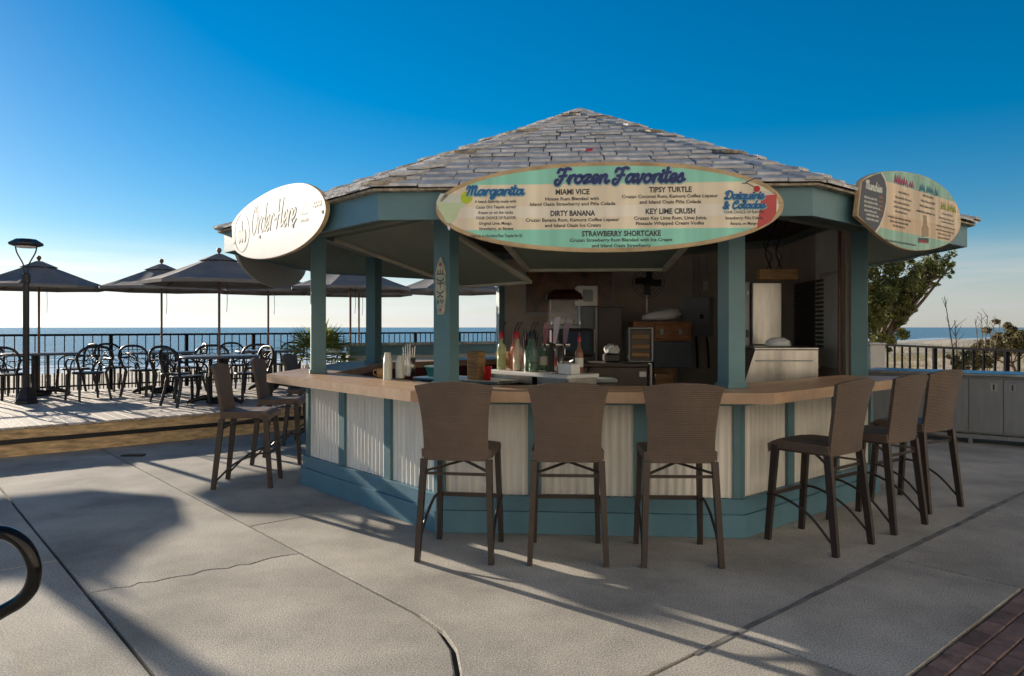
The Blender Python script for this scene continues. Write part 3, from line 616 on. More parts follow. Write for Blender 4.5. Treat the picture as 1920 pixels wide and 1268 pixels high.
sh([(1716, 212), (1796, 222), (1808, 248), (1718, 246)], .0012, CREAM, 'printed_foam'); sh([(1722, 240), (1800, 232), (1798, 330), (1770, 372), (1700, 410), (1700, 390)], .0014, REDP, 'printed_daiquiri')
q = sg.S(*c4(1698, 204)); disc(q[0], q[1], .020, .0018, flat('print_cherry', (.5, .02, .03)), sg.o, 'printed_cherry')
tw = MB(); ribbon(tw, [sg.S(*c4(*p)) for p in ((1622, 175), (1650, 176), (1685, 195))], .005, .0018); ribbon(tw, [sg.S(*c4(*p)) for p in ((1640, 172), (1665, 160), (1690, 148), (1720, 150))], .007, .0019); tw.build('printed_stalk', INK, sg.o)

# --- order sign
so_ = Sign('order_sign', 'white oval sign reading Order-Here at the left corner of the roof', 7, 3.46)
op = [so_.S(*p) for p in ((434, 420), (447, 401), (470, 380), (508, 357), (545, 345), (575, 345), (600, 360), (611, 385), (607, 412), (590, 440), (560, 465), (525, 480), (490, 486), (460, 482), (441, 470), (436, 455))]
op = [tuple(p.xy) for p in smooth_path(op + op[:1], 4)[:-1]]
so_.board(op, .03, mat('white_sign', (.50, .50, .50), .5, var=.05), M_EDGE)
a, b_ = so_.S(470, 440), so_.S(556, 419); hh = (so_.S(515, 380)[1] - so_.S(515, 433)[1]) / 1.8
SGREY = flat('sign_grey', (.26, .27, .28)); SWH = flat('sign_white', (.78, .78, .77))
yy = (a[1] + b_[1]) / 2
script('Order-Here', a[0], b_[0] - .03, yy, hh, hh * .15, .0015, SGREY, so_.o);
q = so_.S(453, 437); m = MB(); rg = [(q[0] + .165 * math.cos(j * .2618), q[1] + .165 * math.sin(j * .2618)) for j in range(25)]; ribbon(m, rg, .012, .0015); m.build('round_emblem', SGREY, so_.o)
m = MB()
for dx, dy, rx, ry in ((-.06, -.03, .035, .06), (0, -.01, .03, .08), (.06, -.03, .035, .06), (-.01, .085, .022, .03)): m.add([(q[0] + dx + rx * math.cos(j * .5236), q[1] + dy + ry * math.sin(j * .5236), .0018 + dx * .002) for j in range(12)], [tuple(range(12))])
m.build('emblem_figure', SGREY, so_.o)
q = so_.S(571, 391); m = MB(); ribbon(m, [(q[0] - .05, q[1] - .04), (q[0], q[1] + .06), (q[0] + .05, q[1] - .04), (q[0] - .05, q[1] - .04)], .010, .0015); m.build('triangle_emblem', SGREY, so_.o)
squiggle(q[0] - .08, q[0] + .08, q[1] - .10, .03, .008, .0015, SGREY, so_.o, 5); q = so_.S(594, 386); squiggle(q[0] - .06, q[0] + .07, q[1] - .01, .05, .014, .0015, SGREY, so_.o, 6)
for px, py in ((486, 444), (548, 424), (439, 456), (603, 397)): q = so_.S(px, py); disc(q[0], q[1], .016, .003, INK, so_.o, 'bolt')

# --- food sign
sf_ = Sign('menu_sign', 'surfboard menu with dark panel reading Munchies at the right roof corner', 1, 3.46)
mp_pts = ((1614, 340), (1622, 333), (1642, 325), (1668, 321), (1702, 323), (1740, 333), (1774, 355), (1795, 385), (1802, 415), (1797, 435), (1781, 455), (1755, 466), (1720, 470), (1690, 465), (1660, 450), (1632, 427), (1607, 405))
fp = [sf_.S(*p) for p in mp_pts]
fp = fp[:1] + [tuple(p.xy) for p in smooth_path(fp[1:-1], 4)] + fp[-1:]
y1_, y2_ = sf_.S(1700, 438)[1], sf_.S(1700, 352)[1]
sf_.board(fp, .03, menu_face('food_print', [(-.5, (.30, .54, .42)), (y1_, (.72, .53, .33)), (y1_ + .12, (.76, .60, .41)), (y2_, (.30, .54, .42))], stain=.35), M_EDGE)
SLATE = flat('print_slate', (.06, .065, .08))
dk = [(1616, 341), (1624, 335), (1640, 328), (1652, 325), (1659, 338), (1662, 355), (1661, 380), (1656, 405), (1648, 425), (1641, 434), (1630, 425), (1609, 404)]
shape([sf_.S(*p) for p in dk][::-1], .0012, SLATE, sf_.o, 'dark_panel')
m = MB(); ribbon(m, [sf_.S(*p) for p in ((1653, 325), (1660, 338), (1663, 355), (1662, 380), (1657, 405), (1649, 425), (1642, 435))], .018, .0014); m.build('panel_line', CREAM, sf_.o)
PALE = flat('print_pale', (.62, .66, .60)); MAG = flat('print_magenta', (.36, .02, .12)); TBL = flat('print_teal_blue', (.02, .18, .26)); LGR = flat('print_lime_green', (.30, .34, .03)); ORG = flat('print_orange', (.5, .17, .03))
def fscr(s_, x0, y0, x1, y1, m_): a = sf_.S(x0, y0); b_ = sf_.S(x1, y0); h_ = (sf_.S(x0, y0)[1] - sf_.S(x0, y1)[1]) / -1.8; return a, b_, h_
a, b_ = sf_.S(1622, 356), sf_.S(1655, 354); hh = (sf_.S(1640, 340)[1] - sf_.S(1640, 356)[1]) / 1.8
script('Munchies', a[0], b_[0] - .02, a[1] + .01, hh, hh * .34, .0030, PALE, sf_.o)
def sq(x0, x1, y, hpx, m_, seed, wk=.3):
    a, b_ = sf_.S(x0, y), sf_.S(x1, y); h_ = sf_.S(x0, y - hpx)[1] - a[1]; squiggle(a[0], b_[0], a[1], h_, h_ * wk, .0022, m_, sf_.o, seed)
for i in range(6): sq(1620 + (i > 3) * 4, 1644 + (i % 3) * 2, 371 + 8.2 * i, 4.5, PALE, 20 + i, .34); sq(1648, 1654 - (i > 3) * 4, 371 + 8.2 * i, 4.0, ORG, 30 + i, .3)
sq(1677, 1712, 343, 15, MAG, 41, .34); sq(1724, 1758, 357, 13, TBL, 42, .34); sq(1764, 1791, 392, 13, LGR, 43, .34)
for i, (x0, x1) in enumerate(((1684, 1704), (1678, 1708), (1676, 1704), (1676, 1706), (1678, 1700), (1664, 1708), (1668, 1702), (1674, 1696))): sq(x0, x1, 362 + 9.0 * i, 4.5, INK, 50 + i, .26)
for i, (x0, x1) in enumerate(((1730, 1750), (1726, 1752), (1724, 1750), (1718, 1752))): sq(x0, x1, 368 + 9.5 * i, 4.5, INK, 60 + i, .26)
for i, (x0, x1) in enumerate(((1766, 1785), (1760, 1788), (1764, 1788), (1756, 1790), (1754, 1788), (1758, 1782), (1758, 1780))): sq(x0, x1, 402 + 7.4 * i, 3.6, INK, 70 + i, .24)
sq(1660, 1716, 452, 4.5, INK, 80, .26)
shape([sf_.S(*p) for p in ((1731, 404), (1737, 404), (1738, 422), (1741, 428), (1741, 444), (1728, 444), (1728, 428), (1731, 422))][::-1], .0014, flat('print_bottle', (.36, .25, .14)), sf_.o, 'printed_bottle')
shape([sf_.S(*p) for p in ((1721, 446), (1741, 447), (1741, 456), (1721, 455))][::-1], .0016, INK, sf_.o, 'printed_badge'); sq(1723, 1739, 454, 5, flat('print_red', (.45, .03, .03)), 81, .4)

# --- two sign boards seen from behind
for k, lab, hxx, hyy, z0, x0 in ((6, 'grey back of the oval sign hanging under the left eave', 1.02, .36, 2.34, 0), (2, 'grey back of the oval sign under the right eave', .90, .23, 2.46, .0)):
    s2 = Sign('oval_sign', lab, k, 3.46, x0, z0)
    s2.board([(hxx * math.cos(j * .13090), hyy * math.sin(j * .13090)) for j in range(48)], .03, M_WHITE, M_GREY)
# carved tiki board on the front-left post
p_ = KM @ VK(0) @ Vector((0, -2.793 - .071, 0)); nn = (KM.to_3x3() @ VK(0).to_3x3() @ Vector((0, -1, 0))).normalized(); xx = Vector((-nn.y, nn.x, 0))
tk = thing('tiki_board', 'small carved surfboard with a face hung on the front left post', 'ornament')
zt_ = ray_plane(831, 482, p_, nn).z; zb_ = ray_plane(829, 590, p_, nn).z
tk.matrix_world = Matrix(((xx.x, 0, nn.x, p_.x), (xx.y, 0, nn.y, p_.y), (0, 1, 0, zb_), (0, 0, 0, 1)))
Ht = zt_ - zb_; prof = [(0, 1), (.018, .93), (.032, .84), (.042, .7), (.044, .5), (.042, .3), (.034, .12), (.026, 0)]
out_ = [(x, y * Ht) for x, y in prof] + [(-x, y * Ht) for x, y in prof[::-1][:-1]]
MB().prism(out_[::-1], .0, .016).build('board', mat('carved_wood', (.55, .48, .36), .6, var=.35, scale=14, col2=(.12, .26, .24)), tk)
m = MB(); z_ = .0175
for pl in ([(-.03, .62), (-.012, .58), (.012, .58), (.03, .62)], [(-.028, .55), (-.01, .53)], [(.01, .53), (.028, .55)], [(0, .56), (0, .46)], [(-.028, .40), (0, .36), (.028, .40)], [(-.025, .30), (.0, .33), (.025, .30)], [(-.02, .25), (-.02, .18), (-.006, .22), (-.02, .22)], [(.004, .25), (.012, .18), (.024, .25)], [(-.03, .70), (.03, .70)], [(-.02, .76), (-.02, .71)], [(.0, .77), (0, .71)], [(.02, .76), (.02, .71)]):
    ribbon(m, [(x, y * Ht) for x, y in pl], .009, z_); z_ += .0001
m.build('carved_face', INK, tk)
disc(0, .87 * Ht, .012, .0175, MAG, tk, 'painted_flower'); disc(0, .08 * Ht, .010, .0175, MAG, tk, 'painted_flower')
fl = MB(); q = kw(0, -.05, -2.15, 0); q = ray_plane(1097, 293, kw(0, 0, -2.6, rz_(2.6)), (kw(0, 0, -2.6 - SL, rz_(2.6) + 1) - kw(0, 0, -2.6, rz_(2.6))).normalized())
fl.add([(0, 0, 0), (.055, -.01, .012), (.065, .02, .04), (.02, .02, .03), (.0, .0, .012), (.05, .0, .024)], [(0, 1, 2, 3), (0, 3, 4), (1, 5, 2), (4, 3, 2, 5), (0, 4, 5, 1)])
fo_ = tag(fl.build('plastic_scrap', M_RED), 'small scrap of red plastic lying on the roof shingles', 'litter'); fo_.location = q + Vector((0, 0, .03))

# ------------------------------------------------------------------ bar stools
def make_stool():
    t = thing('bar_stool', 'x', 'bar stool', group='wicker bar stools around the kiosk counter')
    for s_ in (-1, 1):
        m = MB().bar((s_ * .245, -.275, 0), (s_ * .218, -.205, .66), .034, .042, w2=.04); m.build('leg', M_STLEG, t)
        m = MB().bar((s_ * .225, .245, 0), (s_ * .205, .195, .69), .032, .04, w2=.038); m.build('leg', M_STLEG, t)
        arc = smooth_path([(s_ * .232, .245, .33), (s_ * .235, .12, .325), (s_ * .238, -.08, .24), (s_ * .248, -.255, .075)], 6)
        MB().tube(arc, .010, 6).build('side_brace', M_STLEG, t)
    MB().bar((-.215, .23, .33), (.215, .23, .33), .018, .028).build('foot_rest', M_STLEG, t)
    MB().bar((-.215, -.212, .565), (.215, -.212, .565), .014, .018).build('stretcher', M_STLEG, t)
    MB().bar((-.21, -.215, .580), (.20, .2, .65), .014, .014).build('cross_brace', M_STLEG, t)
    MB().bar((.21, -.215, .586), (-.20, .2, .656), .014, .014).build('cross_brace', M_STLEG, t)
    nx, ny = 12, 10; top = []; bot = []
    for j in range(ny + 1):
        for i in range(nx + 1):
            a, b_ = i / nx * 2 - 1, j / ny
            x = a * (.235 - .012 * b_) ; y = -.215 + .465 * b_
            z = .735 - .022 * (1 - a * a) * math.sin(math.pi * min(1, b_ * 1.1)) - .035 * max(0, b_ - .8) / .2 * (max(0, b_ - .8) / .2) - .01 * abs(a) ** 4
            top.append((x, y, z)); bot.append((x * .985, y if b_ < 1 else y - .006, z - (.045 if 0 < i < nx else .06)))
    def sheet(m, P, Q, nx, ny):
        w_ = nx + 1; n_ = len(P)
        fs = [(j * w_ + i, j * w_ + i + 1, (j + 1) * w_ + i + 1, (j + 1) * w_ + i) for j in range(ny) for i in range(nx)]
        m.add(P + Q, fs + [tuple(n_ + i for i in f[::-1]) for f in fs], None, True)
        rim = [i for i in range(w_)] + [j * w_ + nx for j in range(1, ny + 1)] + [ny * w_ + i for i in range(nx - 1, -1, -1)] + [j * w_ for j in range(ny - 1, 0, -1)]
        k_ = len(rim); m.add([P[i] for i in rim] + [Q[i] for i in rim], [(i, k_ + i, k_ + (i + 1) % k_, (i + 1) % k_) for i in range(k_)])
    m = MB(); sheet(m, top, bot, nx, ny); m.build('seat', M_WICK, t)
    ny = 14; A = []; B = []
    for j in range(ny + 1):
        for i in range(nx + 1):
            a, b_ = i / nx * 2 - 1, j / ny
            hw = .218 - .006 * math.sin(math.pi * b_) + .042 * b_ ** 2.2
            z = .652 + .525 * b_ - (.030 * a * a if b_ > .9 else .030 * a * a * b_ * .5) * b_
            y = -.225 - .03 * math.sin(b_ * 2.2) - .085 * b_ ** 2 + .030 * a * a * (.3 + b_)
            A.append((a * hw, y, z)); B.append((a * hw * .985, y + .026, z))
    m = MB(); sheet(m, A, B, nx, ny); m.build('backrest', M_WICK, t)
    return t
st0 = make_stool(); reg(st0)
def face(dx, dy): return math.atan2(dy, dx) - math.pi / 2
spots = [((-.335, 5.06, 0), face(.15, 1), 'brown wicker bar stool in front of the counter, leftmost of the three seen from behind'),
         ((.372, 5.0, 0), face(.05, 1), 'brown wicker bar stool in front of the counter, middle of the three seen from behind'),
         ((1.093, 4.97, 0), face(.03, 1), 'brown wicker bar stool in front of the counter, rightmost of the three seen from behind'),
         ((2.17, 5.27, 0), face(-.62, .78), 'brown wicker bar stool nearest the viewer at the right side of the counter'),
         ((2.84, 5.80, 0), face(-.60, .80), 'brown wicker bar stool in the middle of the right side row'),
         ((3.47, 6.40, 0), face(-.52, .85), 'brown wicker bar stool closest to the steel cabinets'),
         ((-2.56, 7.22, 0), face(1, .10), 'brown wicker bar stool turned sideways at the left corner of the counter'),
         ((-2.62, 8.45, 0), face(1, .05), 'brown wicker bar stool second along the left counter behind the first'),
         ((-2.66, 9.75, 0), face(1, -.05), 'brown wicker bar stool farthest along the left counter by the palm')]
copies = [st0] + [copy_tree(st0) for _ in spots[1:]]
for o, (lc, rz, lab) in zip(copies, spots): place(o, lc, rz, lab)

# ------------------------------------------------------------------ deck furniture
def make_chair():
    t = thing('patio_chair', 'x', 'chair', group='black cast patio chairs on the deck')
    for s_ in (-1, 1):
        MB().tube([(s_ * .25, .23, 0), (s_ * .225, .21, .25), (s_ * .22, .20, .43)], [.017, .02, .022], 6, flat=1.3).build('leg', M_CHAIR, t)
        MB().tube([(s_ * .24, -.28, 0), (s_ * .215, -.22, .25), (s_ * .20, -.19, .43)], [.017, .02, .022], 6, flat=1.3).build('leg', M_CHAIR, t)
        MB().tube(smooth_path([(s_ * .22, .19, .43), (s_ * .265, .17, .58), (s_ * .275, .05, .66), (s_ * .262, -.12, .665), (s_ * .245, -.255, .66)], 5), .014, 6).build('arm', M_CHAIR, t)
    MB().lathe([(.0, .42), (.215, .42), (.235, .435), (.225, .452), (.0, .440)], n=20).build('seat', M_CHAIR, t)
    bk = []
    for j in range(25):
        a = math.pi * (1.22 - 1.44 * j / 24); x = .275 * math.copysign(abs(math.cos(a)) ** .72, math.cos(a)) * (1 if math.sin(a) > 0 else .90); z = .64 + .225 * math.copysign(abs(math.sin(a)) ** .85, math.sin(a)); bk.append((x, -.215 - (z - .43) * .20, z))
    pth = [(-.185, -.20, .43)] + bk + [(.185, -.20, .43)]
    f_ = MB().tube(pth, .021, 6).build('back_frame', M_CHAIR, t)
    m = MB()
    def bp_(x, z): return (x, -.215 - (z - .43) * .20, z)
    for cx, cz, r_ in ((0, .655, .085), (0, .655, .045)): m.tube([bp_(cx + r_ * math.cos(j * .5236), cz + r_ * math.sin(j * .5236)) for j in range(12)], .006, 5, True)
    for a in (35, 90, 145, 215, 325, 270, 0, 180):
        c_, s_ = math.cos(R(a)), math.sin(R(a)); e_ = .235 if a not in (270, 215, 325) else .19; m.tube([bp_(.085 * c_, .655 + .085 * s_), bp_(e_ * c_ * .99, .655 + e_ * s_ * .93)], .0065, 5)
    m.tube([bp_(-.20, .80), bp_(.20, .80)], .006, 5); m.tube([bp_(-.20, .50), bp_(.20, .50)], .008, 5)
    for s_ in (-1, 1): m.tube([bp_(s_ * (.155 + .05 * math.cos(j * .6283)), .60 + .05 * math.sin(j * .6283)) for j in range(10)], .005, 5, True)
    m.build('back_scroll', M_CHAIR, f_)
    return t
def make_table():
    t = thing('patio_table', 'x', 'table', group='round pedestal tables on the deck')
    MB().lathe([(.05, .70), (.56, .70), (.60, .712), (.60, .727), (.585, .735), (.0, .735)], n=36).build('table_top', M_TABT, t)
    for a in (0, 120, 240):
        MB().box((.13, 0, .40), (.05, .075, .60), rotz(R(a))).build('column', M_CHAIR, t)
        MB().tube([(.1, 0, .10), (.28, 0, .085), (.42, 0, .045), (.47, 0, .022)], [.045, .04, .03, .022], 6, M=rotz(R(a))).build('foot', M_CHAIR, t)
    MB().lathe([(.17, .0), (.20, .03), (.19, .06), (.05, .10)], n=18).build('base_weight', M_CHAIR, t)
    return t
def make_umbrella():
    t = thing('patio_umbrella', 'x', 'umbrella', group='dark grey market umbrellas standing on the deck')
    MB().tube([(0, 0, .02), (0, 0, 2.28)], .019, 8).build('pole', M_POLEW, t)
    m = MB(); rings = []; n_ = 8; sub = 4; NN = n_ * sub
    for q_, (r_, z_) in enumerate(((.16, 2.235), (.45, 2.12), (.78, 1.985), (1.09, 1.875))):
        rg = []
        for j in range(NN):
            f_ = abs((j % sub) / sub * 2 - 1); a = 6.28318531 * j / NN + .2
            k_ = math.cos(math.pi / n_) / math.cos((j % sub) / sub * 2 * math.pi / n_ - math.pi / n_)
            sag = .028 * (1 - f_ ** 2) * (r_ / 1.1) ** 1.5
            rg.append((r_ * k_ * math.cos(a), r_ * k_ * math.sin(a), z_ - sag + (.03 * (1 - f_ ** 2) if q_ == 3 else 0)))
        rings.append(rg)
    m.loft(rings, False, True, smooth=False); rim2 = [(x * 1.002, y * 1.002, z - .05) for x, y, z in rings[-1]]; m.loft([rings[-1], rim2], False)
    cn = m.build('canopy', M_UMB, t)
    MB().loft([[(.30 * math.cos(j * .7854 + .2), .30 * math.sin(j * .7854 + .2), 2.205) for j in range(8)], [(.05 * math.cos(j * .7854 + .2), .05 * math.sin(j * .7854 + .2), 2.315) for j in range(8)]]).build('vent_cap', M_UMB, cn)
    MB().lathe([(.012, 2.31), (.02, 2.335), (.036, 2.36), (.038, 2.38), (.025, 2.405), (.0, 2.412)], n=10).build('finial', M_POLEW, t)
    for j in range(8):
        a = 6.28318531 * j / 8 + .2; MB().bar((.05 * math.cos(a), .05 * math.sin(a), 2.21), (1.07 * math.cos(a), 1.07 * math.sin(a), 1.855), .012, .018).build('rib', M_POLEW, t)
    MB().tube([(.10, .05, 1.95), (.11, .05, 1.6), (.10, .06, 1.42)], .005, 5).build('pull_cord', M_BLACK, t)
    return t
ch0, tb0, um0 = make_chair(), make_table(), make_umbrella(); reg(0)
def P2(px, D): return Vector(((px - 960) / FPX * D, D, DZ))
T = [('T0', Vector((-10.25, 11.45, DZ))), ('T1', P2(73, 12.75)), ('T2', P2(303, 13.35)), ('T3', P2(411, 11.5)), ('T4', P2(503, 14.2)), ('T5', P2(657, 13.2)), ('T6', P2(673, 15.2)), ('T7', P2(845, 14.2))]
uml = {'T0': 'dark umbrella beyond the left edge of the deck view', 'T1': 'dark market umbrella over the leftmost table, behind the lamp post', 'T2': 'dark market umbrella second from the left, partly behind its larger neighbour', 'T3': 'large dark market umbrella third from the left beside the white oval sign',
       'T4': 'dark market umbrella half hidden behind the grey back of the oval sign', 'T5': 'dark umbrella seen under the eave between the two left posts', 'T6': 'umbrella with thin pole just behind another one beside the second left post', 'T7': 'umbrella under the eave seen past the tiki board post'}
us_ = [um0] + [copy_tree(um0) for _ in T[1:]]
tables = [tb0] + [copy_tree(tb0) for _ in range(5)]
for i, ((nm, lc), o) in enumerate(zip(T, us_)): place(o, lc, random.Random(i).uniform(0, .8), uml[nm]); o.scale = (1.15, 1.15, 1.02) if nm == 'T0' else (1, 1, 1)
tl_ = ['dark round table under the leftmost umbrella', 'dark round table by the railing under the second umbrella', 'dark round table nearest the bar stools under the third umbrella', 'dark round table behind the bar stools under the fourth umbrella', 'dark round table behind the potted palm', 'dark round table standing outside the left edge of view']
for o, nm, lab in zip(tables, ('T1', 'T2', 'T3', 'T4', 'T5', 'T0'), tl_): place(o, dict(T)[nm], random.Random(nm).uniform(0, 2), lab)
Td = dict(T)
chairs = [('T1', Vector(((20 - 960) / FPX * 11.6, 11.6, DZ)), 'black cast patio chair at the left edge in front of the leftmost table'),
          ('T1', Vector(((165 - 960) / FPX * 12.0, 12.0, DZ)), 'black cast patio chair right of the leftmost table, facing left'),
          ('T1', Vector(((142 - 960) / FPX * 13.2, 13.2, DZ)), 'black cast patio chair behind the leftmost table by the railing'),
          ('T1', Vector(((12 - 960) / FPX * 12.9, 12.9, DZ)), 'black cast patio chair behind the lamp post at the left edge'),
          ('T2', Vector(((221 - 960) / FPX * 13.7, 13.7, DZ)), 'black cast patio chair against the railing left of the second table'),
          ('T2', Vector(((270 - 960) / FPX * 12.75, 12.75, DZ)), 'black cast patio chair in front of the second table'),
          ('T2', Vector(((352 - 960) / FPX * 13.6, 13.6, DZ)), 'black cast patio chair right of the second table by the railing'),
          ('T3', Vector(((350 - 960) / FPX * 11.1, 11.1, DZ)), 'black cast patio chair at the deck edge in front of the third table'),
          ('T3', Vector(((330 - 960) / FPX * 11.75, 11.75, DZ)), 'black cast patio chair left of the third table'),
          ('T3', Vector(((400 - 960) / FPX * 12.35, 12.35, DZ)), 'black cast patio chair behind the third table'),
          ('T3', Vector(((468 - 960) / FPX * 11.9, 11.9, DZ)), 'black cast patio chair right of the third table behind the bar stools'),
          ('T4', Vector(((450 - 960) / FPX * 14.5, 14.5, DZ)), 'black cast patio chair left of the fourth table by the railing'),
          ('T4', Vector(((485 - 960) / FPX * 13.5, 13.5, DZ)), 'black cast patio chair in front of the fourth table'),
          ('T4', Vector(((535 - 960) / FPX * 14.9, 14.9, DZ)), 'black cast patio chair right of the fourth table near the palm'),
          ('T5', Vector(((625 - 960) / FPX * 14.0, 14.0, DZ)), 'black cast patio chair behind the potted palm')]
cc = [ch0] + [copy_tree(ch0) for _ in chairs[1:]]
for i, (o, (nm, lc, lab)) in enumerate(zip(cc, chairs)):
    d_ = Td[nm] - lc; place(o, lc, face(d_.x, d_.y) + random.Random(i + 3).uniform(-.25, .25), lab)
# lamps
def make_lamp():
    t = thing('deck_lamp', 'x', 'lamp', group='black lamp posts on the deck')
    MB().lathe([(.17, 0), (.17, .05), (.14, .08), (.085, .22), (.07, .25)], n=6, smooth=False).build('base', M_DARKM, t)
    MB().lathe([(.046, .24), (.044, 1.85), (.060, 1.86), (.060, 1.99), (.040, 2.01)], n=10, smooth=False).build('post', M_DARKM, t)
    for s_ in (-1, 1): MB().tube(smooth_path([(s_ * .02, 0, 1.98), (s_ * .04, 0, 2.14), (s_ * .13, 0, 2.32), (s_ * .155, 0, 2.44)], 5), .011, 6).build('arm', M_DARKM, t)
    MB().lathe([(.17, 2.42), (.245, 2.445), (.245, 2.465), (.14, 2.53), (.0, 2.535)], n=8, smooth=False).build('lamp_head', M_DARKM, t)
    MB().lathe([(.0, 2.40), (.13, 2.40), (.15, 2.419), (.0, 2.419)], n=8, smooth=False).build('lens', M_WHITE, t)
    return t
lp0 = make_lamp(); reg(0); lp1 = copy_tree(lp0); place(lp0, gnd(49, 757, DZ), R(8), 'black lamp post with flat head at the left edge of the deck'); place(lp1, (-9.75, 10.75, DZ), 0, 'tall black lamp post standing beyond the left edge of view'); lp1.scale = (2.3, 2.3, 1.4)

# second bar wall behind the kiosk, on the deck
q0 = at(655, 645, 11.7); q1 = at(960, 640, 13.4); dvec = (q1 - q0); dvec.z = 0; an = math.atan2(dvec.y, dvec.x)
bw = thing('service_counter', 'long low teal and white counter behind the kiosk in front of the sea railing', 'counter', (q0.x, q0.y, DZ), an)
ln = dvec.length + .6
MB().box((ln / 2, .1, .42), (ln, .10, .60), None).build('wall', M_WHITEP, bw); MB().box((ln / 2, .06, .80), (ln, .16, .155)).build('apron', M_TEAL, bw); MB().box((ln / 2, .08, .90), (ln + .1, .34, .04)).build('counter_top', M_SHEDGE, bw); MB().box((ln / 2, .06, .08), (ln, .16, .13)).build('kick_board', M_TEAL, bw)

# handrail in the foreground
hr = thing('handrail', 'curved black tubular handrail end in the bottom left corner', 'handrail', (-2.1, 2.62, 0))
Dh = 2.62
def hp(px, py): q = at(px, py, Dh); return (q.x + 2.1, 0, q.z)
pth = smooth_path([hp(p, q) for p, q in ((-330, 880), (-180, 925), (-60, 978), (-15, 995), (20, 1003), (48, 1025), (64, 1062), (60, 1098), (38, 1126), (-5, 1152), (-60, 1190), (-160, 1258))], 6)
MB().tube(pth, .0245, 14).build('tube', mat('gloss_black_metal', (.012, .011, .011), .16, .5, var=.1), hr)
q = hp(-160, 1258); MB().tube([q, (q[0], 0, 0)], .0245, 12).build('post', bpy.data.materials['gloss_black_metal'], hr)
q = hp(-330, 880); MB().tube([q, (q[0], 0, 0)], .0245, 12).build('post', bpy.data.materials['gloss_black_metal'], hr)
kb = MB(); A_, B_ = gnd(0, 1195), gnd(38, 1268); dk_ = (B_ - A_).normalized(); nk = Vector((dk_.y, -dk_.x, 0))
a, b_ = A_ - dk_ * .25, B_ + dk_ * 1.5
kb.prism([(a + nk * .0).xy, (b_).xy, (b_ + nk * .5).xy, (a + nk * .5).xy], -.02, .05); tag(kb.build('step_kerb', M_CONC), 'low concrete kerb in the bottom left corner below the handrail', 'kerb')
dm = MB(); q = gnd(253, 855); dm.prism([(q.x - .14, q.y - .06), (q.x + .12, q.y - .05), (q.x + .10, q.y + .06), (q.x - .11, q.y + .05)], .001, .018); tag(dm.build('drain_cover', M_DARKM), 'small dark drain cover on the concrete near the deck edge', 'drain cover')

# ------------------------------------------------------------------ inside the bar
def solo(mb, name, m_, label, cat, group=None): return tag(mb.build(name, m_), label, cat, group)
def pbox(px0, px1, D, z0, z1, dep, rz=0.0):           # footprint from photo columns at a depth, standing between two heights
    x0, x1 = (px0 - 960) / FPX * D, (px1 - 960) / FPX * D; return (x0 + x1) / 2, D + dep / 2, (z0 + z1) / 2, x1 - x0, dep, z1 - z0
def zpx(py, D): return CH + (HZ - py) / FPX * D
def bthing(name, label, cat, px, D, z=0.0, rz=0.0, group=None): return thing(name, label, cat, ((px - 960) / FPX * D, D, z), rz, group)
# stainless cocktail station
a, b_ = Vector((-.25, 7.15, 0)), Vector((.48, 6.30, 0)); d_ = b_ - a; an = math.atan2(d_.y, d_.x)
cs_ = thing('cocktail_station', 'white topped steel cocktail station with bottles on it behind the front counter', 'bar station', a, an)
Lc = d_.length
MB().bbox((Lc / 2, .19, 1.10), (Lc, .40, .035), .006).build('work_top', mat('white_laminate', (.75, .74, .72), .25, var=.03), cs_)
MB().box((Lc * .3, .20, .93), (Lc * .52, .34, .30)).build('ice_bin', M_STEEL, cs_); MB().box((Lc * .8, .20, .93), (Lc * .36, .34, .30)).build('ice_bin', M_STEEL, cs_)
MB().bar((0, -.03, .97), (Lc, -.03, .97), .02, .05).build('speed_rail', M_STEEL, cs_)
for x in (.04, Lc - .04):
    for y in (.03, .36): MB().bar((x, y, .03), (x, y, 1.083), .035).build('leg', M_STEELM, cs_)
def station(t_, off): q = a + d_ * t_ + Vector((math.sin(an) * -off, math.cos(an) * off, 0)); return (q.x, q.y, 1.1185)
bl = [('clear bottle of pale green mixer with red pourer, leftmost on the station', (.30, .34, .16), .10), ('clear bottle of orange mixer with red pourer', (.55, .13, .02), .21), ('clear bottle of cloudy mixer with dark pourer', (.42, .38, .30), .31), ('green liqueur bottle with dark pourer', (.03, .20, .05), .41), ('dark green bottle with pourer beside the beer tower', (.03, .11, .05), .51)]
for i, (lab, colr, t_) in enumerate(bl):
    o = thing('bottle', lab, 'bottle', station(t_, .10 + .06 * (i % 2)), 0, 'mixer bottles on the cocktail station'); o.scale = (1.25, 1.25, 1.28)
    MB().lathe([(.0, 0), (.034, .002), (.036, .02), (.036, .15), (.030, .175), (.015, .20), (.014, .245), (.0, .245)], n=14).build('glass', glassm('bottle_glass_%d' % i, tuple(min(1, k * 1.6 + .25) for k in colr), .35), o)
    MB().lathe([(.0, .004), (.032, .006), (.032, .13 - .015 * i), (.0, .13 - .015 * i)], n=12).build('drink', flat('drink_%d' % i, colr, .3), o)
    MB().lathe([(.016, .235), (.017, .265), (.011, .28), (.006, .29)], n=10).build('pourer', M_RED if i < 3 else M_BLACK, o); MB().tube([(0, 0, .28), (.01, .0, .32), (.035, 0, .36)], .005, 6).build('spout', M_BLACK, o)
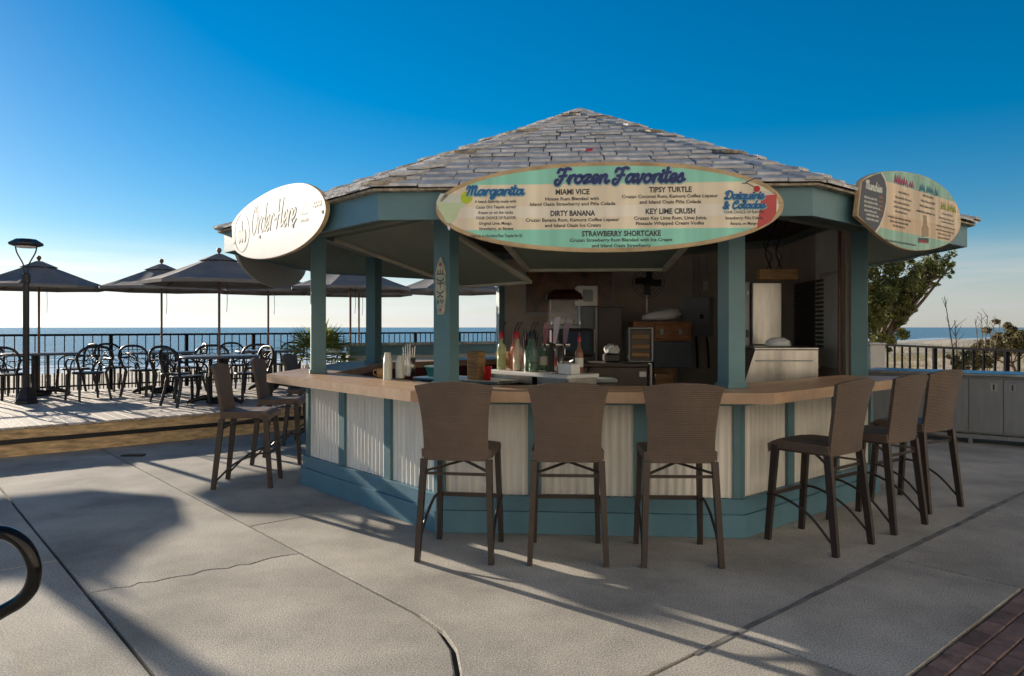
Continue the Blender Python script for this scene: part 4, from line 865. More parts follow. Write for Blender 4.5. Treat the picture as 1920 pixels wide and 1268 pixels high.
for i, (t_, off, colr, lab) in enumerate(((.04, .32, (.20, .06, .02), 'amber rum bottle at the back left of the station'), (.14, .36, (.45, .42, .36), 'clear spirit bottle behind the green mixer'), (.40, .34, (.05, .16, .06), 'dark green bottle at the back of the station'), (.50, .36, (.35, .03, .03), 'red labelled bottle behind the beer tower'), (.58, .33, (.40, .38, .34), 'clear bottle just left of the beer tower'), (.82, .34, (.22, .08, .02), 'brown bottle right of the beer tower'))):
    o = thing('bottle', lab, 'bottle', station(t_, off), 0, 'spirit bottles at the back of the station')
    MB().lathe([(.0, 0), (.036, .002), (.038, .02), (.038, .17), (.030, .20), (.014, .23), (.014, .29), (.0, .29)], n=14).build('glass', glassm('spirit_glass_%d' % i, tuple(min(1, k * 1.5 + .1) for k in colr), .6), o)
    MB().lathe([(.0385, .05), (.0390, .052), (.0390, .13), (.0385, .132)], n=14).build('paper_label', flat('label_%d' % i, ((.7, .66, .55), (.6, .1, .08), (.75, .72, .65))[i % 3]), o)
    MB().lathe([(.016, .28), (.016, .31), (.006, .325), (.004, .36)], n=8).build('pourer', (M_BLACK, M_RED)[i % 2], o)
o = thing('straw_caddy', 'bundle of dark drinking straws and picks in a caddy behind the bottles', 'caddy', station(.26, .30)); MB().lathe([(.05, 0), (.055, .20), (.05, .20), (.045, .02)], n=12).build('cup', M_BLACK, o)
m = MB(); rr = random.Random(2)
for i in range(40): a_ = rr.uniform(0, 6.28); r_ = rr.uniform(.01, .04); m.tube([(r_ * math.cos(a_), r_ * math.sin(a_), .03), (r_ * 2.2 * math.cos(a_), r_ * 2.2 * math.sin(a_), rr.uniform(.30, .40))], .004, 4)
tag(m.build('straws', mat('dark_straw', (.06, .015, .012), .4), o), kind='stuff')
o = thing('beer_tower', 'chrome beer tower with tall purple and white tap handles', 'beer tap', station(.66, .16))
MB().lathe([(.05, 0), (.05, .01), (.032, .02), (.030, .26), (.0, .27)], n=16).build('column', M_STEEL, o); MB().lathe([(.034, 0), (.03, .24), (.0, .245)], (.09, .02, 0), n=14).build('column', M_STEEL, o); MB().tube([(-.08, -.01, .25), (.17, .02, .25)], .022, 10).build('cross_tube', M_STEEL, o)
for x, mm in ((-.06, 'a'), (.03, 'b'), (.12, 'c')):
    MB().tube([(x, -.01, .25), (x, -.07, .25), (x, -.075, .20)], .010, 8).build('faucet', M_STEEL, o)
    q_ = MB().loft([[(x + i * .014, -.045 + j * .01, .26) for i, j in ((-1, -1), (1, -1), (1, 1), (-1, 1))], [(x + .015 + i * .026, -.045 + j * .016, .40) for i, j in ((-1, -1), (1, -1), (1, 1), (-1, 1))], [(x + .03 + i * .024, -.045 + j * .014, .50 if mm == 'b' else .45) for i, j in ((-1, -1), (1, -1), (1, 1), (-1, 1))]]); q_.build('tap_handle', flat('tap_' + mm, {'a': (.16, .02, .06), 'b': (.34, .30, .42), 'c': (.10, .05, .12)}[mm], .25), o)
solo(MB().bbox((0, 0, .045), (.17, .11, .09), .006, tr(*station(.90, .12)) @ rotz(an)), 'napkin_box', M_WHITE, 'white napkin box shining in the sun at the end of the station', 'box')
# work table along the left inside of the counter
q0 = Vector(((775 - 960) / FPX * 7.2, 7.2, 0)); q1 = Vector(((935 - 960) / FPX * 6.55, 6.55, 0)); d2 = q1 - q0; an2 = math.atan2(d2.y, d2.x); L2 = d2.length
wt = thing('work_table', 'low steel work table inside the bar behind the front left post', 'table', q0, an2)
MB().bbox((L2 / 2, .2, 1.03), (L2, .42, .03), .005).build('table_top', M_STEEL, wt)
for x in (.04, L2 - .04):
    for y in (.03, .37): MB().bar((x, y, .03), (x, y, 1.015), .035).build('leg', M_STEELM, wt)
def wtp(t_, off): q = q0 + d2 * t_ + Vector((-math.sin(an2) * off, math.cos(an2) * off, 0)); return (q.x, q.y, 1.046)
o = thing('menu_box', 'tan ribbed wooden box standing right of the front left post', 'box', wtp(.66, .12), an2); MB().bbox((0, 0, .13), (.14, .10, .26), .006).build('case', M_TAN, o)
for i in range(9): MB().box((0, -.053, .02 + .027 * i), (.13, .006, .018)).build('slat', M_TAN, o)
solo(MB().lathe([(.0, 0), (.030, 0), (.040, .115), (.043, .118), (.043, .124), (.036, .124), (.028, .01), (.0, .01)], wtp(.80, .10), 16), 'cup', M_RED, 'red plastic cup with ice on the work table', 'cup')
o = thing('plastic_tub', 'teal plastic tub with a lid behind the cups', 'tub', wtp(.16, .2), an2); MB().loft([[(x * .10, y * .07, 0) for x, y in ((-1, -1), (1, -1), (1, 1), (-1, 1))], [(x * .12, y * .085, .085) for x, y in ((-1, -1), (1, -1), (1, 1), (-1, 1))]]).build('body', flat('teal_plastic', (.03, .20, .19), .3), o); MB().bbox((0, 0, .095), (.26, .19, .018), .006).build('lid', flat('pale_teal', (.25, .42, .42), .3), o)
o = thing('wooden_caddy', 'tan wooden napkin caddy at the left end of the cocktail station', 'caddy', station(-.06, .28), an); MB().loft([[(-.08, 0, 0), (.08, 0, 0), (.08, .12, 0), (-.08, .12, 0)], [(-.11, -.02, .16), (.09, -.02, .16), (.09, .15, .16), (-.11, .15, .16)]]).build('case', M_TAN, o); MB().box((0, -.016, .07), (.10, .01, .07)).build('opening', M_BLACK, o)
# things on the counter left of the post
def ctr(px, py): return gnd(px, py, ZC)
for i, (px, py, n_, lab) in enumerate(((727, 712, 12, 'taller stack of clear plastic cups on the counter'), (750, 709, 9, 'shorter stack of clear plastic cups on the counter'))):
    q = ctr(px, py); o = thing('cup_stack', lab, 'cups', (q.x, q.y, ZC), 0, 'plastic cup stacks on the counter'); mc = glassm('cup_plastic_%d' % i, (.95, .95, .85), .55, .3)
    for j in range(n_): MB().lathe([(.040, .012 * j), (.027, .012 * j + .10), (.0, .012 * j + .1005)], n=14).build('cup', mc, o)
q = ctr(714, 709); o = thing('mug', 'tan mug with a handle beside the plastic cups', 'mug', (q.x, q.y, ZC)); MB().lathe([(.0, 0), (.036, 0), (.038, .085), (.033, .085), (.031, .008), (.0, .008)], n=14).build('body', M_TAN, o); MB().tube([(-.034, 0, .075), (-.062, 0, .07), (-.066, 0, .035), (-.034, 0, .018)], .006, 6).build('handle', M_TAN, o)
for px, py, h_, lab in ((762, 706, .21, 'tall glass jar of bar tools on the counter'), (771, 705, .17, 'steel shaker standing behind the cup stacks')):
    q = ctr(px, py); o = thing('jar', lab, 'jar', (q.x, q.y, ZC)); MB().lathe([(.0, 0), (.036, 0), (.040, h_), (.036, h_), (.033, .008), (.0, .008)], n=14).build('vessel', M_GLASS if h_ > .2 else M_STEEL, o)
    for j in range(4): MB().tube([(.01 * j - .015, 0, .01), (.022 * j - .03, .01 * (j % 2), h_ + .06 + .015 * j)], .004, 5).build('bar_spoon', M_STEEL, o)
q = ctr(800, 712); solo(MB().bbox((0, 0, .006), (.20, .12, .012), .003, tr(q.x, q.y + .05, ZC) @ rotz(R(-42))), 'bar_mat', flat('blue_mat', (.05, .16, .30), .35), 'blue rubber bar mat on the counter by the front left post', 'mat')
# back bar
def bx_(name, px0, px1, D, z0, z1, dep, m_, parent=None): c0, c1, c2, s0, s1, s2 = pbox(px0, px1, D, z0, z1, dep); return MB().bbox((c0, c1, c2), (s0, s1, s2), .008).build(name, m_, parent)
M_DKB = mat('dark_cabinet', (.085, .065, .05), .5, var=.15); M_CARD = mat('cardboard', (.26, .15, .07), .8, var=.2)
bb = thing('back_counter', 'dark low back counter with a white tag behind the cocktail station', 'counter'); bx_('body', 1104, 1214, 7.9, .03, 1.10, .55, M_DKB, bb); bx_('counter_top', 1040, 1218, 7.88, 1.103, 1.14, .58, M_DKB, bb); bx_('end_panel', 1218.5, 1223, 7.88, .03, 1.14, .56, M_WHITEP, bb); bx_('tag', 1198, 1212, 7.87, .995, 1.055, .02, M_WHITE, bb); bx_('body', 1042, 1103, 7.92, .03, 1.10, .5, M_DKB, bb)
lc = thing('low_shelf', 'low grey topped shelf inside the front counter behind the middle stool', 'shelf'); bx_('top', 1034, 1158, 6.75, 1.02, 1.055, .3, M_GREYM, lc); bx_('body', 1038, 1154, 6.77, .03, 1.018, .26, M_DKB, lc)
o = thing('cash_register', 'black touch screen cash register on the back counter', 'register', ((1086 - 960) / FPX * 8.05, 8.1, 1.141), R(-6)); MB().lathe([(.10, 0), (.11, .015), (.05, .04), (.05, .07)], n=16).build('stand', M_BLACK, o)
Mx = tr(0, 0, .22) @ Matrix.Rotation(R(-14), 4, 'X'); MB().bbox((0, .03, 0), (.33, .09, .32), .02, Mx).build('monitor', M_BLACK, o); MB().box((-.01, -.0165, .01), (.26, .004, .21), Mx).build('screen', mat('screen', (.05, .075, .11), .15, var=.1), o)
o = thing('receipt_printer', 'white receipt printer with crumpled paper on the back counter', 'printer', ((1148 - 960) / FPX * 8.1, 8.15, 1.141)); MB().bbox((0, 0, .05), (.18, .18, .10), .02).build('case', M_BLACK, o)
m = MB(); rr = random.Random(9); m.lathe([(.01, .10), (.06, .105), (.075, .14), (.06, .18), (.02, .195)], n=9, smooth=False); m.v = [(x * 1.25 + rr.uniform(-.012, .012), y + rr.uniform(-.012, .012), z + rr.uniform(-.01, .01)) for x, y, z in m.v]; m.build('paper', M_WHITE, o)
o = thing('display_oven', 'small silver framed glass door warmer holding wooden trays', 'oven'); bx_('case', 1180, 1223, 8.15, 1.141, 1.50, .30, M_DKB, o)
for x0, x1, z0, z1 in ((1178, 1182, 1.141, 1.515), (1221, 1226, 1.141, 1.515), (1178, 1226, 1.503, 1.53), (1178, 1226, 1.141, 1.165)): bx_('door_frame', x0, x1, 8.12, z0, z1, .03, M_STEELM, o)
for z_ in (1.20, 1.29, 1.40): bx_('tray', 1184, 1219, 8.135, z_, z_ + .05, .02, M_TAN, o)
o = thing('drink_fridge', 'tall dark refrigerator with a pale door edge at the back wall', 'refrigerator'); bx_('body', 1088, 1116, 9.55, .03, 1.80, .6, mat('fridge_side', (.12, .15, .18), .4), o); bx_('door', 1121, 1167, 9.5, .06, 1.79, .6, mat('fridge_door', (.07, .05, .04), .45), o); bx_('door_edge', 1116.5, 1120.5, 9.48, .06, 1.79, .05, M_WHITEP, o); bx_('door_handle', 1113, 1116, 9.46, 1.2, 1.5, .03, M_WHITE, o)
o = thing('microwave', 'white microwave on top of the dark refrigerator', 'microwave'); bx_('case', 1082, 1121, 9.5, 1.803, 2.06, .32, M_WHITE, o); bx_('door_window', 1093, 1112, 9.492, 1.86, 2.01, .02, M_GREYM, o)
o = thing('popcorn_machine', 'glass sided warmer with a dark roof behind the cash register', 'popcorn machine'); Dp = 8.9
bx_('stand', 1034, 1088, Dp, .03, 1.50, .42, M_BLACK, o); bx_('base', 1028, 1090, Dp - .03, 1.502, 1.56, .5, M_STEELM, o); bx_('glass_case', 1030, 1088, Dp, 1.562, 1.86, .42, M_GLASS, o)
c0 = (1059 - 960) / FPX * Dp; MB().loft([[(c0 + x * .22, Dp + .22 + y * .25, 1.862) for x, y in ((-1, -1), (1, -1), (1, 1), (-1, 1))], [(c0 + x * .20, Dp + .22 + y * .22, 1.93) for x, y in ((-1, -1), (1, -1), (1, 1), (-1, 1))], [(c0 + x * .13, Dp + .22 + y * .14, 1.985) for x, y in ((-1, -1), (1, -1), (1, 1), (-1, 1))]]).build('roof', mat('warmer_roof', (.05, .015, .012), .4), o)
for x in (1032, 1086): bx_('corner_post', x - 1, x + 1, Dp - .01, 1.562, 1.86, .02, M_WHITE, o)
for x in (1042, 1055, 1068): MB().lathe([(.0, 0), (.05, .0), (.046, .04), (.02, .07), (.0, .075)], ((x - 960) / FPX * Dp, Dp + .15, 1.564), 10).build('bowl', M_WHITE, o)
# poster on the wall
F4 = KM @ FK(4); pn = (F4.to_3x3() @ Vector((0, 1, 0))).normalized(); pp = F4 @ Vector((0, -2.46, 0)); px_ = Vector((-pn.y, pn.x, 0))
def wallp(px, py): q = ray_plane(px, py, pp, pn); return ((q - pp).dot(px_), q.z)
a0, a1 = wallp(985, 588), wallp(1150, 508)
o = thing('wall_poster', 'framed dark poster with warm blurred picture on the back wall', 'poster'); o.matrix_world = Matrix(((px_.x, 0, pn.x, pp.x), (px_.y, 0, pn.y, pp.y), (0, 1, 0, 0), (0, 0, 0, 1)))
x0, x1 = min(a0[0], a1[0]), max(a0[0], a1[0]); MB().box(((x0 + x1) / 2, (a0[1] + a1[1]) / 2, -.006), (x1 - x0, a1[1] - a0[1], .02)).build('print', mat('poster_print', (.24, .085, .03), .3, var=.3, scale=5.5, col2=(.006, .006, .008)), o)
for q in (((x0 + x1) / 2, a0[1], x1 - x0 + .04, .025), ((x0 + x1) / 2, a1[1], x1 - x0 + .04, .025), (x0, (a0[1] + a1[1]) / 2, .025, a1[1] - a0[1] - .026), (x1, (a0[1] + a1[1]) / 2, .025, a1[1] - a0[1] - .026)): MB().box((q[0], q[1], .0), (q[2], q[3], .035)).build('frame', M_GREYM, o)
# wooden drawers, boxes, bag, fan
o = thing('drawer_chest', 'orange wooden chest of small drawers on a stack of boxes', 'chest'); Dd = 9.2
bx_('case', 1188, 1296, Dd, zpx(640, Dd), zpx(603, Dd), .4, M_ORW, o)
for i in range(3): bx_('drawer', 1192 + i * 35, 1222 + i * 35, Dd - .012, zpx(636, Dd), zpx(608, Dd), .02, M_ORW, o); bx_('label_holder', 1203 + i * 35, 1210 + i * 35, Dd - .02, zpx(628, Dd), zpx(616, Dd), .02, M_GREYM, o)
zc_ = zpx(640, Dd)
for i, (x0, x1, z0, z1, lab) in enumerate(((1190, 1245, .03, .62, 'brown cardboard box at the bottom left of the pile by the wall'), (1248, 1296, .03, .60, 'brown cardboard box at the bottom right of the pile by the wall'), (1228, 1272, .622, 1.02, 'brown cardboard box in the middle of the pile by the wall'), (1190, 1226, .622, 1.0, 'dark cardboard box behind the warmer'), (1226, 1296, 1.022, zc_ - .002, 'blue grey crate under the chest of drawers'))):
    solo(MB().bbox(*(lambda p: ((p[0], p[1], p[2]), (p[3], p[4], p[5])))(pbox(x0, x1, Dd + .01, z0, z1, .38)), .006), 'box', M_CARD if i < 4 else flat('crate_blue', (.08, .10, .13)), lab, 'box', 'boxes stacked by the back wall')
for i, (x0, x1, z0, z1, lab) in enumerate(((1228, 1262, .03, .34, 'low wooden crate on the floor in front of the boxes'), (1228, 1262, .342, .66, 'wooden crate second from the floor in front of the boxes'), (1229, 1263, .662, .98, 'slatted wooden crate topmost of the stack in front of the boxes'), (1268, 1300, .03, .42, 'wooden crate on the floor beside the crate stack'), (1267, 1299, .422, .80, 'wooden crate on top of the right hand floor crate'))):
    Dq = 8.75; xa_, xb_ = (x0 - 960) / FPX * Dq, (x1 - 960) / FPX * Dq; o = thing('wooden_crate', lab, 'crate', ((xa_ + xb_) / 2, Dq + .15, z0), 0, 'wooden crates stacked by the back wall'); wd_, hh_ = xb_ - xa_, z1 - z0
    MB().box((0, 0, hh_ / 2), (wd_ - .03, .26, hh_ - .02)).build('case', M_CARD, o)
    for j in range(4): MB().box((0, -.14, (j + .5) * hh_ / 4), (wd_, .014, hh_ / 4 - .014)).build('slat', M_ORW if i % 2 else M_TAN, o)
m = MB(); rr = random.Random(3); q = at(1235, 603, Dd + .15)
m.lathe([(.02, .0), (.19, .01), (.22, .06), (.17, .12), (.05, .15)], n=14, smooth=True); m.v = [(x * 1.15 + z * .7 + rr.uniform(-.02, .02), y * .7 + rr.uniform(-.015, .015), z * (1 + .9 * x) + .006 + rr.uniform(0, .012)) for x, y, z in m.v]
o = solo(m, 'paper_bag', M_WHITE, 'rolled white paper bag lying on the wooden chest', 'bag'); o.location = q + Vector((0, 0, .004))
o = bthing('pedestal_fan', 'black pedestal fan on a chrome pole against the back wall', 'fan', 1213, 9.75); MB().tube([(0, 0, .03), (0, 0, 1.98)], .016, 8).build('pole', M_STEEL, o); MB().lathe([(.2, .03), (.2, .05), (.03, .08)], n=16).build('base', M_BLACK, o)
MF = tr(0, -.06, 2.12) @ Matrix.Rotation(R(90), 4, 'X'); MB().lathe([(.06, -.1), (.07, .02), (.0, .03)], n=12, M=MF).build('motor', M_BLACK, o)
m = MB()
for r_ in (.07, .12, .17, .21): m.tube([(r_ * math.cos(j * .3927), r_ * math.sin(j * .3927), .05) for j in range(16)], .004, 4, True, MF)
for j in range(12): m.tube([(.03 * math.cos(j * .5236), .03 * math.sin(j * .5236), .07), (.21 * math.cos(j * .5236), .21 * math.sin(j * .5236), .045)], .003, 4, M=MF)
m.build('cage', M_BLACK, o)
for j in range(4): MB().box((.10, 0, .035), (.14, .09, .006), MF @ rotz(R(90 * j)) @ Matrix.Rotation(R(20), 4, 'X')).build('blade', M_BLACK, o)
# electrics on the right back wall
F3 = KM @ FK(3); en = (F3.to_3x3() @ Vector((0, 1, 0))).normalized(); ep = F3 @ Vector((0, -2.47, 0)); ex = Vector((-en.y, en.x, 0))
def w3(px, py): q = ray_plane(px, py, ep, en); return ((q - ep).dot(ex), q.z)
o = thing('electrical_panel', 'grey electrical panel with conduits on the right back wall', 'electrical panel'); o.matrix_world = Matrix(((ex.x, 0, en.x, ep.x), (ex.y, 0, en.y, ep.y), (0, 1, 0, 0), (0, 0, 0, 1)))
def wb(x0, y0, x1, y1, z0, z1, nm, m_): a, b_ = w3(x0, y1), w3(x1, y0); MB().bbox(((a[0] + b_[0]) / 2, (a[1] + b_[1]) / 2, (z0 + z1) / 2), (abs(b_[0] - a[0]), abs(b_[1] - a[1]), z1 - z0), .006).build(nm, m_, o)
wb(1291, 557, 1338, 631, .0, .10, 'cabinet', M_GREYM); wb(1321, 590, 1328, 598, .101, .115, 'latch', M_BLACK); wb(1322, 527, 1332, 544, .0, .05, 'junction_box', M_WHITEP)
for x in (1302, 1327, 1312): q, q2 = w3(x, 556 if x != 1327 else 526), w3(x, 480); MB().tube([(q[0], q[1], .03), (q2[0], q2[1], .03)], .012, 6).build('conduit', M_GREYM, o)
for i, x in enumerate((1298, 1308, 1318, 1328)): q, q2 = w3(x, 632), w3(x + (-6, 4, -3, 5)[i], 690); MB().tube(smooth_path([(q[0], q[1], .04), ((q[0] + q2[0]) / 2 + .03, (q[1] + q2[1]) / 2, .08), (q2[0], q2[1], .05)]), .014, 6).build('cable', (M_GREYM, M_BLACK)[i % 2], o)
# ice machine
D = 7.75; o = thing('ice_machine', 'stainless steel ice machine standing on its ice bin right of the front post', 'ice machine')
zb_ = zpx(657, 7.1)
def bxx_(px): return (px - 960) / FPX * 7.1
MB().loft([[(bxx_(x), 7.1, z) for x, z in ((1376, .05), (1534, .05), (1534, zb_), (1416, zb_), (1394, zb_ - .34), (1376, zb_ - .36))], [(bxx_(x), 7.8, z) for x, z in ((1376, .05), (1534, .05), (1534, zb_), (1416, zb_), (1394, zb_ - .34), (1376, zb_ - .36))]]).build('bin', M_STEEL, o)
MB().box((bxx_(1470), 7.093, zb_ - .10), (.55, .012, .012)).build('bin_seam', M_STEELM, o); bx_('bin_lid', 1414, 1536, 7.08, zpx(657, 7.1) + .002, zpx(651, 7.1), .74, M_STEEL, o)
bx_('head', 1411, 1466, D, zpx(650, 7.1) + .002, zpx(530, D), .55, M_STEEL, o); bx_('side_door', 1372, 1407, D + .06, zpx(650, 7.1) - .34, zpx(527, D), .5, M_STEELM, o); bx_('vent', 1399, 1405, D - .035, 1.42, 1.50, .02, M_BLACK, o); bx_('sticker', 1400, 1405, D - .03, 1.86, 1.91, .02, M_WHITE, o)
m = MB().lathe([(.03, .0), (.13, .004), (.12, .05), (.06, .085), (.0, .09)], n=14); rr = random.Random(12); m.v = [(x * 1.0, y * .7, z) for x, y, z in m.v]
q = at(1462, 650, 7.25); o = solo(m, 'ice_scoop', mat('clear_plastic_bag', (.7, .74, .78), .2), 'pale plastic ice scoop lying on the ice bin lid', 'scoop'); o.location = (q.x, 7.3, zpx(651, 7.1) + .003)
# dark louvre and bright lattice window on the right wall, hung timber box and cables
F2 = KM @ FK(2); ln_ = (F2.to_3x3() @ Vector((0, 1, 0))).normalized(); lp_ = F2 @ Vector((0, -2.465, 0)); lx = Vector((-ln_.y, ln_.x, 0))
o = thing('wall_louvre', 'dark louvred shutter on the right wall beside the ice machine', 'louvre'); o.matrix_world = Matrix(((lx.x, 0, ln_.x, lp_.x), (lx.y, 0, ln_.y, lp_.y), (0, 1, 0, 0), (0, 0, 0, 1)))
def w2(px, py): q = ray_plane(px, py, lp_, ln_); return ((q - lp_).dot(lx), q.z)
a, b_ = w2(1492, 650), w2(1548, 533); xa, xb = min(a[0], b_[0]), max(a[0], b_[0]); xa = max(xa, -.98); za, zb2 = zpx(650, 8.2), zpx(530, 8.2)
MB().box(((xa + xb) / 2, (za + zb2) / 2, .004), (xb - xa, zb2 - za, .012)).build('backing', M_DKB, o)
for i in range(16): MB().box(((xa + xb) / 2, za + .02 + (zb2 - za - .04) * i / 15, .02), (xb - xa - .03, .028, .01)).build('slat', M_DKB, o)
q = at(1457, 524, 7.6); o = thing('timber_box', 'tan timber junction box hanging from cables near the ceiling', 'box', (q.x, q.y, q.z)); MB().bbox((0, 0, .05), (.40, .10, .11), .006).build('case', M_TAN, o)
for i, (x, y) in enumerate(((-.10, .62), (-.06, .60), (.0, .63), (.05, .6))): MB().tube(smooth_path([(x, 0, .105), (x + .05 * (-1) ** i, .02, .25), (x - .04, .0, .36), (x + .06, 0, y)]), .010 if i % 2 else .006, 6).build('cable', M_BLACK, o)

# ------------------------------------------------------------------ right-hand cabinets
A_ = Vector((4.98, 10.42, 0)); an = R(-37); cb = thing('steel_cabinet', 'long stainless steel cabinet counter with handles at the right edge', 'cabinet', A_, an)
LL = 3.3
MB().bbox((LL / 2, .35, .912), (LL, .74, .036), .006).build('counter_top', M_STEEL, cb); MB().box((LL / 2, .36, .515), (LL - .04, .62, .75)).build('body', M_STEELM, cb)
MB().box((LL / 2, .36, .10), (LL - .06, .6, .05)).build('bottom_shelf', M_STEELM, cb)
xs = [.04, .62, 1.24, 1.62, 1.98, 2.62, 3.26]
for i, (a, b_) in enumerate(zip(xs, xs[1:])):
    d0 = MB().bbox(((a + b_) / 2, .038, .51), (b_ - a - .008, .02, .70), .004).build('door', M_STEELM, cb); hx_ = b_ - .10 if i % 2 == 0 else a + .10
    MB().box((hx_, .026, .755), (.075, .006, .10)).build('handle_plate', M_STEEL, d0); MB().bar((hx_, .015, .72), (hx_, .015, .79), .018).build('handle', M_BLACK, d0)
for x in (.06, 1.26, 1.98, LL - .06):
    for y in (.08, .62): MB().bar((x, y, 0), (x, y, .08), .045).build('foot', M_STEELM, cb)
q = at(1639, 690, 12.3); bxx = thing('utility_box', 'pale grey utility box at the end of the patio railing', 'box', (q.x, q.y, 0)); MB().bbox((0, 0, .62), (.26, .24, 1.24), .015).build('case', M_WHITEP, bxx); MB().bbox((0, 0, 1.255), (.29, .27, .03), .008).build('lid', M_WHITEP, bxx)

# ------------------------------------------------------------------ vegetation
def leaves(m, c, rad, n, size, rr, flatten=1.0, droop=0):
    for _ in range(n):
        while True:
            p = Vector((rr.uniform(-1, 1), rr.uniform(-1, 1), rr.uniform(-1, 1)))
            if .15 < p.length <= 1: break
        q = Vector(c) + Vector((p.x * rad, p.y * rad, p.z * rad * flatten)); s_ = size * rr.uniform(.6, 1.3)
        a = Vector((rr.gauss(0, 1), rr.gauss(0, 1), rr.gauss(0, .6))).normalized(); b_ = a.orthogonal().normalized(); b_.rotate(Matrix.Rotation(rr.uniform(0, 6.28), 3, a))
        m.add([q - a * s_, q + b_ * s_ * .45, q + a * s_, q - b_ * s_ * .45], [(0, 1, 2, 3)])
def tree(name, label, cat, base, blobs, lm, n, size, trunk_r, flatten=.8, seed=1, limbs=True):
    rr = random.Random(seed); t = thing(name, label, cat, base); m = MB(); tm = MB(); B = Vector(base)
    top = Vector((sum(b[0].x for b in blobs) / len(blobs), sum(b[0].y for b in blobs) / len(blobs), sum(b[0].z for b in blobs) / len(blobs))) - B
    mid = top * .55; tm.tube(smooth_path([(0, 0, -.1), tuple(mid * .5 + Vector((.1, 0, 0))), tuple(mid)], 4), [trunk_r * (1 - .05 * i) for i in range(9)], 8)
    tot = sum(r_ ** 2 for _, r_ in blobs)
    for c_, r_ in blobs:
        k = Vector(c_) - B; tm.tube(smooth_path([tuple(mid * rr.uniform(.8, 1)), tuple((mid + k) / 2 + Vector((0, 0, -.15))), tuple(k)], 4), [trunk_r * .5 * (1 - .09 * i) for i in range(9)], 6)
        for _ in range(11):
            e = k + Vector((rr.gauss(0, .75), rr.gauss(0, .7), rr.gauss(.05, .6))) * r_; tm.tube([tuple(k * .9 + mid * .1), tuple(e)], [trunk_r * .14, .006], 5)
            leaves(m, e, r_ * rr.uniform(.22, .5), int(n * r_ ** 2 / tot / 12), size, rr, flatten)
        leaves(m, k, r_ * .75, int(n * r_ ** 2 / tot / 10), size, rr, flatten)
    tm.build('trunk', M_BARK, t); m.build('crown', lm, t); return t
DT = 21.0
def blob(px, py, rpx, D=DT, jit=0): return (at(px, py, D + jit), rpx / FPX * D)
rr = random.Random(8)
bl_ = [blob(*b, DT, rr.uniform(-.7, .7)) for b in ((1600, 520, 60), (1645, 520, 36), (1685, 512, 32), (1660, 565, 40), (1630, 600, 40), (1700, 540, 26), (1722, 512, 28), (1745, 500, 22), (1766, 488, 18), (1780, 502, 10), (1738, 532, 17), (1712, 545, 18), (1755, 515, 10), (1650, 620, 30), (1600, 590, 50), (1680, 590, 20), (1640, 640, 22), (1708, 575, 8))]
bs = at(1602, 640, DT); tree('oak_tree', 'leafy wind swept green tree right of the kiosk behind the railing', 'tree', (bs.x, bs.y, terr(bs.x, bs.y)), bl_, M_OAK, 24000, .058, .16, .85, 5)
DS = 24.0
bl_ = [blob(*b, DS, rr.uniform(-.6, .6)) for b in ((1872, 640, 22), (1895, 628, 20), (1915, 634, 24), (1940, 640, 30), (1850, 655, 16), (1890, 655, 22))]
bs = at(1900, 670, DS); tree('dune_shrub', 'dry green brown shrub on the dune at the right edge', 'shrub', (bs.x, bs.y, terr(bs.x, bs.y)), bl_, M_SHRUB, 9000, .06, .07, .8, 6)
bl_ = [blob(*b, 19, rr.uniform(-.4, .4)) for b in ((1815, 672, 14), (1835, 680, 14), (1800, 682, 12), (1850, 676, 12))]
bs = at(1825, 690, 19); tree('dune_shrub', 'low dark shrub just behind the right patio railing', 'shrub', (bs.x, bs.y, terr(bs.x, bs.y)), bl_, M_SHRUB, 3500, .05, .05, .8, 7)
def bare(name, label, base, tips, r0, seed):
    rr = random.Random(seed); t = thing(name, label, 'shrub', base); m = MB(); B = Vector(base)
    for tip in tips:
        k = Vector(tip) - B; m.tube([(0, 0, 0), tuple(k * .5 + Vector((rr.uniform(-.05, .05), 0, 0))), tuple(k)], [r0, r0 * .6, .008], 5)
        for j in range(9):
            f_ = rr.uniform(.4, 1); s_ = k * f_; e = s_ + Vector((rr.uniform(-.5, .5), rr.uniform(-.3, .3), rr.uniform(.1, .6))) * k.length * .22; m.tube([tuple(s_), tuple(e)], [.010, .004], 4)
    m.build('branches', M_BARK, t); return t
q = at(1806, 668, 20); bare('dead_sapling', 'thin leaning leafless sapling behind the right railing', (q.x, q.y, terr(q.x, q.y)), [at(1771, 558, 20), at(1790, 600, 20)], .03, 3)
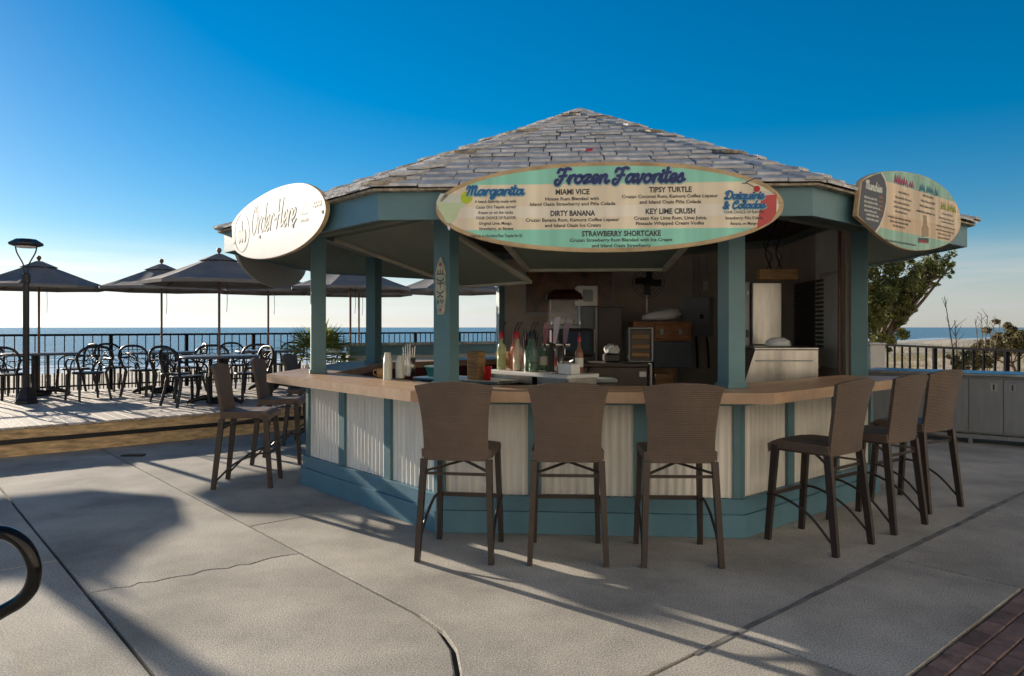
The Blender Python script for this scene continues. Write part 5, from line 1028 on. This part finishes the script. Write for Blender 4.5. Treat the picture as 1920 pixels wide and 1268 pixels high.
q = at(1846, 665, 23); bare('bare_shrub', 'pale leafless bush behind the railing beside the dune shrub', (q.x, q.y, terr(q.x, q.y)), [at(x, y, 23) for x, y in ((1828, 598), (1840, 590), (1852, 592), (1866, 596), (1876, 604))], .025, 4)
gm = MB(); rr = random.Random(21)
for _ in range(1500):
    px = rr.uniform(1600, 1990); D = rr.uniform(17.5, 42); x = (px - 960) / FPX * D; z = terr(x, D); h_ = rr.uniform(.15, .45)
    for _k in range(4):
        dx, dy = rr.uniform(-.2, .2), rr.uniform(-.2, .2); ox = rr.uniform(-.1, .1)
        gm.add([(x + ox - .008, D, z - .03), (x + ox + .008, D, z - .03), (x + ox + dx, D + dy, z + h_)], [(0, 1, 2)])
tag(gm.build('dune_grass', M_GRASS), 'dry tufts of grass over the dune behind the right railing', 'grass', kind='stuff')
# potted fan palm
q = at(597, 690, 11.4); pz = DZ; pt = thing('potted_palm', 'yellow green fan palm in a dark pot behind the left post', 'palm', (q.x, q.y, pz)); pt.scale = (1.3, 1.3, 1.18); MB().lathe([(.16, 0), (.22, .36), (.24, .37), (.24, .41), (.20, .41), (.19, .36), (.0, .35)], n=18).build('pot', M_DARKM, pt)
rr = random.Random(31); MB().tube([(0, 0, .3), (.01, 0, .62)], [.05, .06], 8).build('trunk', M_BARK, pt)
for i in range(26):
    a_ = i * 2.4 + rr.uniform(-.2, .2); el = rr.uniform(-.15, 1.2); ln_ = rr.uniform(.32, .46); dv = Vector((math.cos(a_) * math.cos(el), math.sin(a_) * math.cos(el), math.sin(el))); c_ = Vector((0, 0, .60)) + dv * ln_ * .6
    m = MB().tube([(0, 0, .58), tuple(c_)], [.009, .005], 5); sd_ = dv.cross(Vector((0, 0, 1))).normalized(); up = sd_.cross(dv)
    for j in range(15):
        th = R(-95 + 190 * j / 14); e = (dv * math.cos(th) + sd_ * math.sin(th)); nrm = e.cross(up).normalized() * .012; L_ = .34 * (.75 + .25 * math.cos(th)) * rr.uniform(.85, 1.1)
        m1 = c_ + e * L_ * .55 + Vector((0, 0, -.01)); tp = c_ + e * L_ + Vector((0, 0, -.07 * rr.random()))
        m.add([c_, m1 + nrm, tp, m1 - nrm], [(0, 1, 2, 3)])
    m.build('frond', M_PALM, pt)
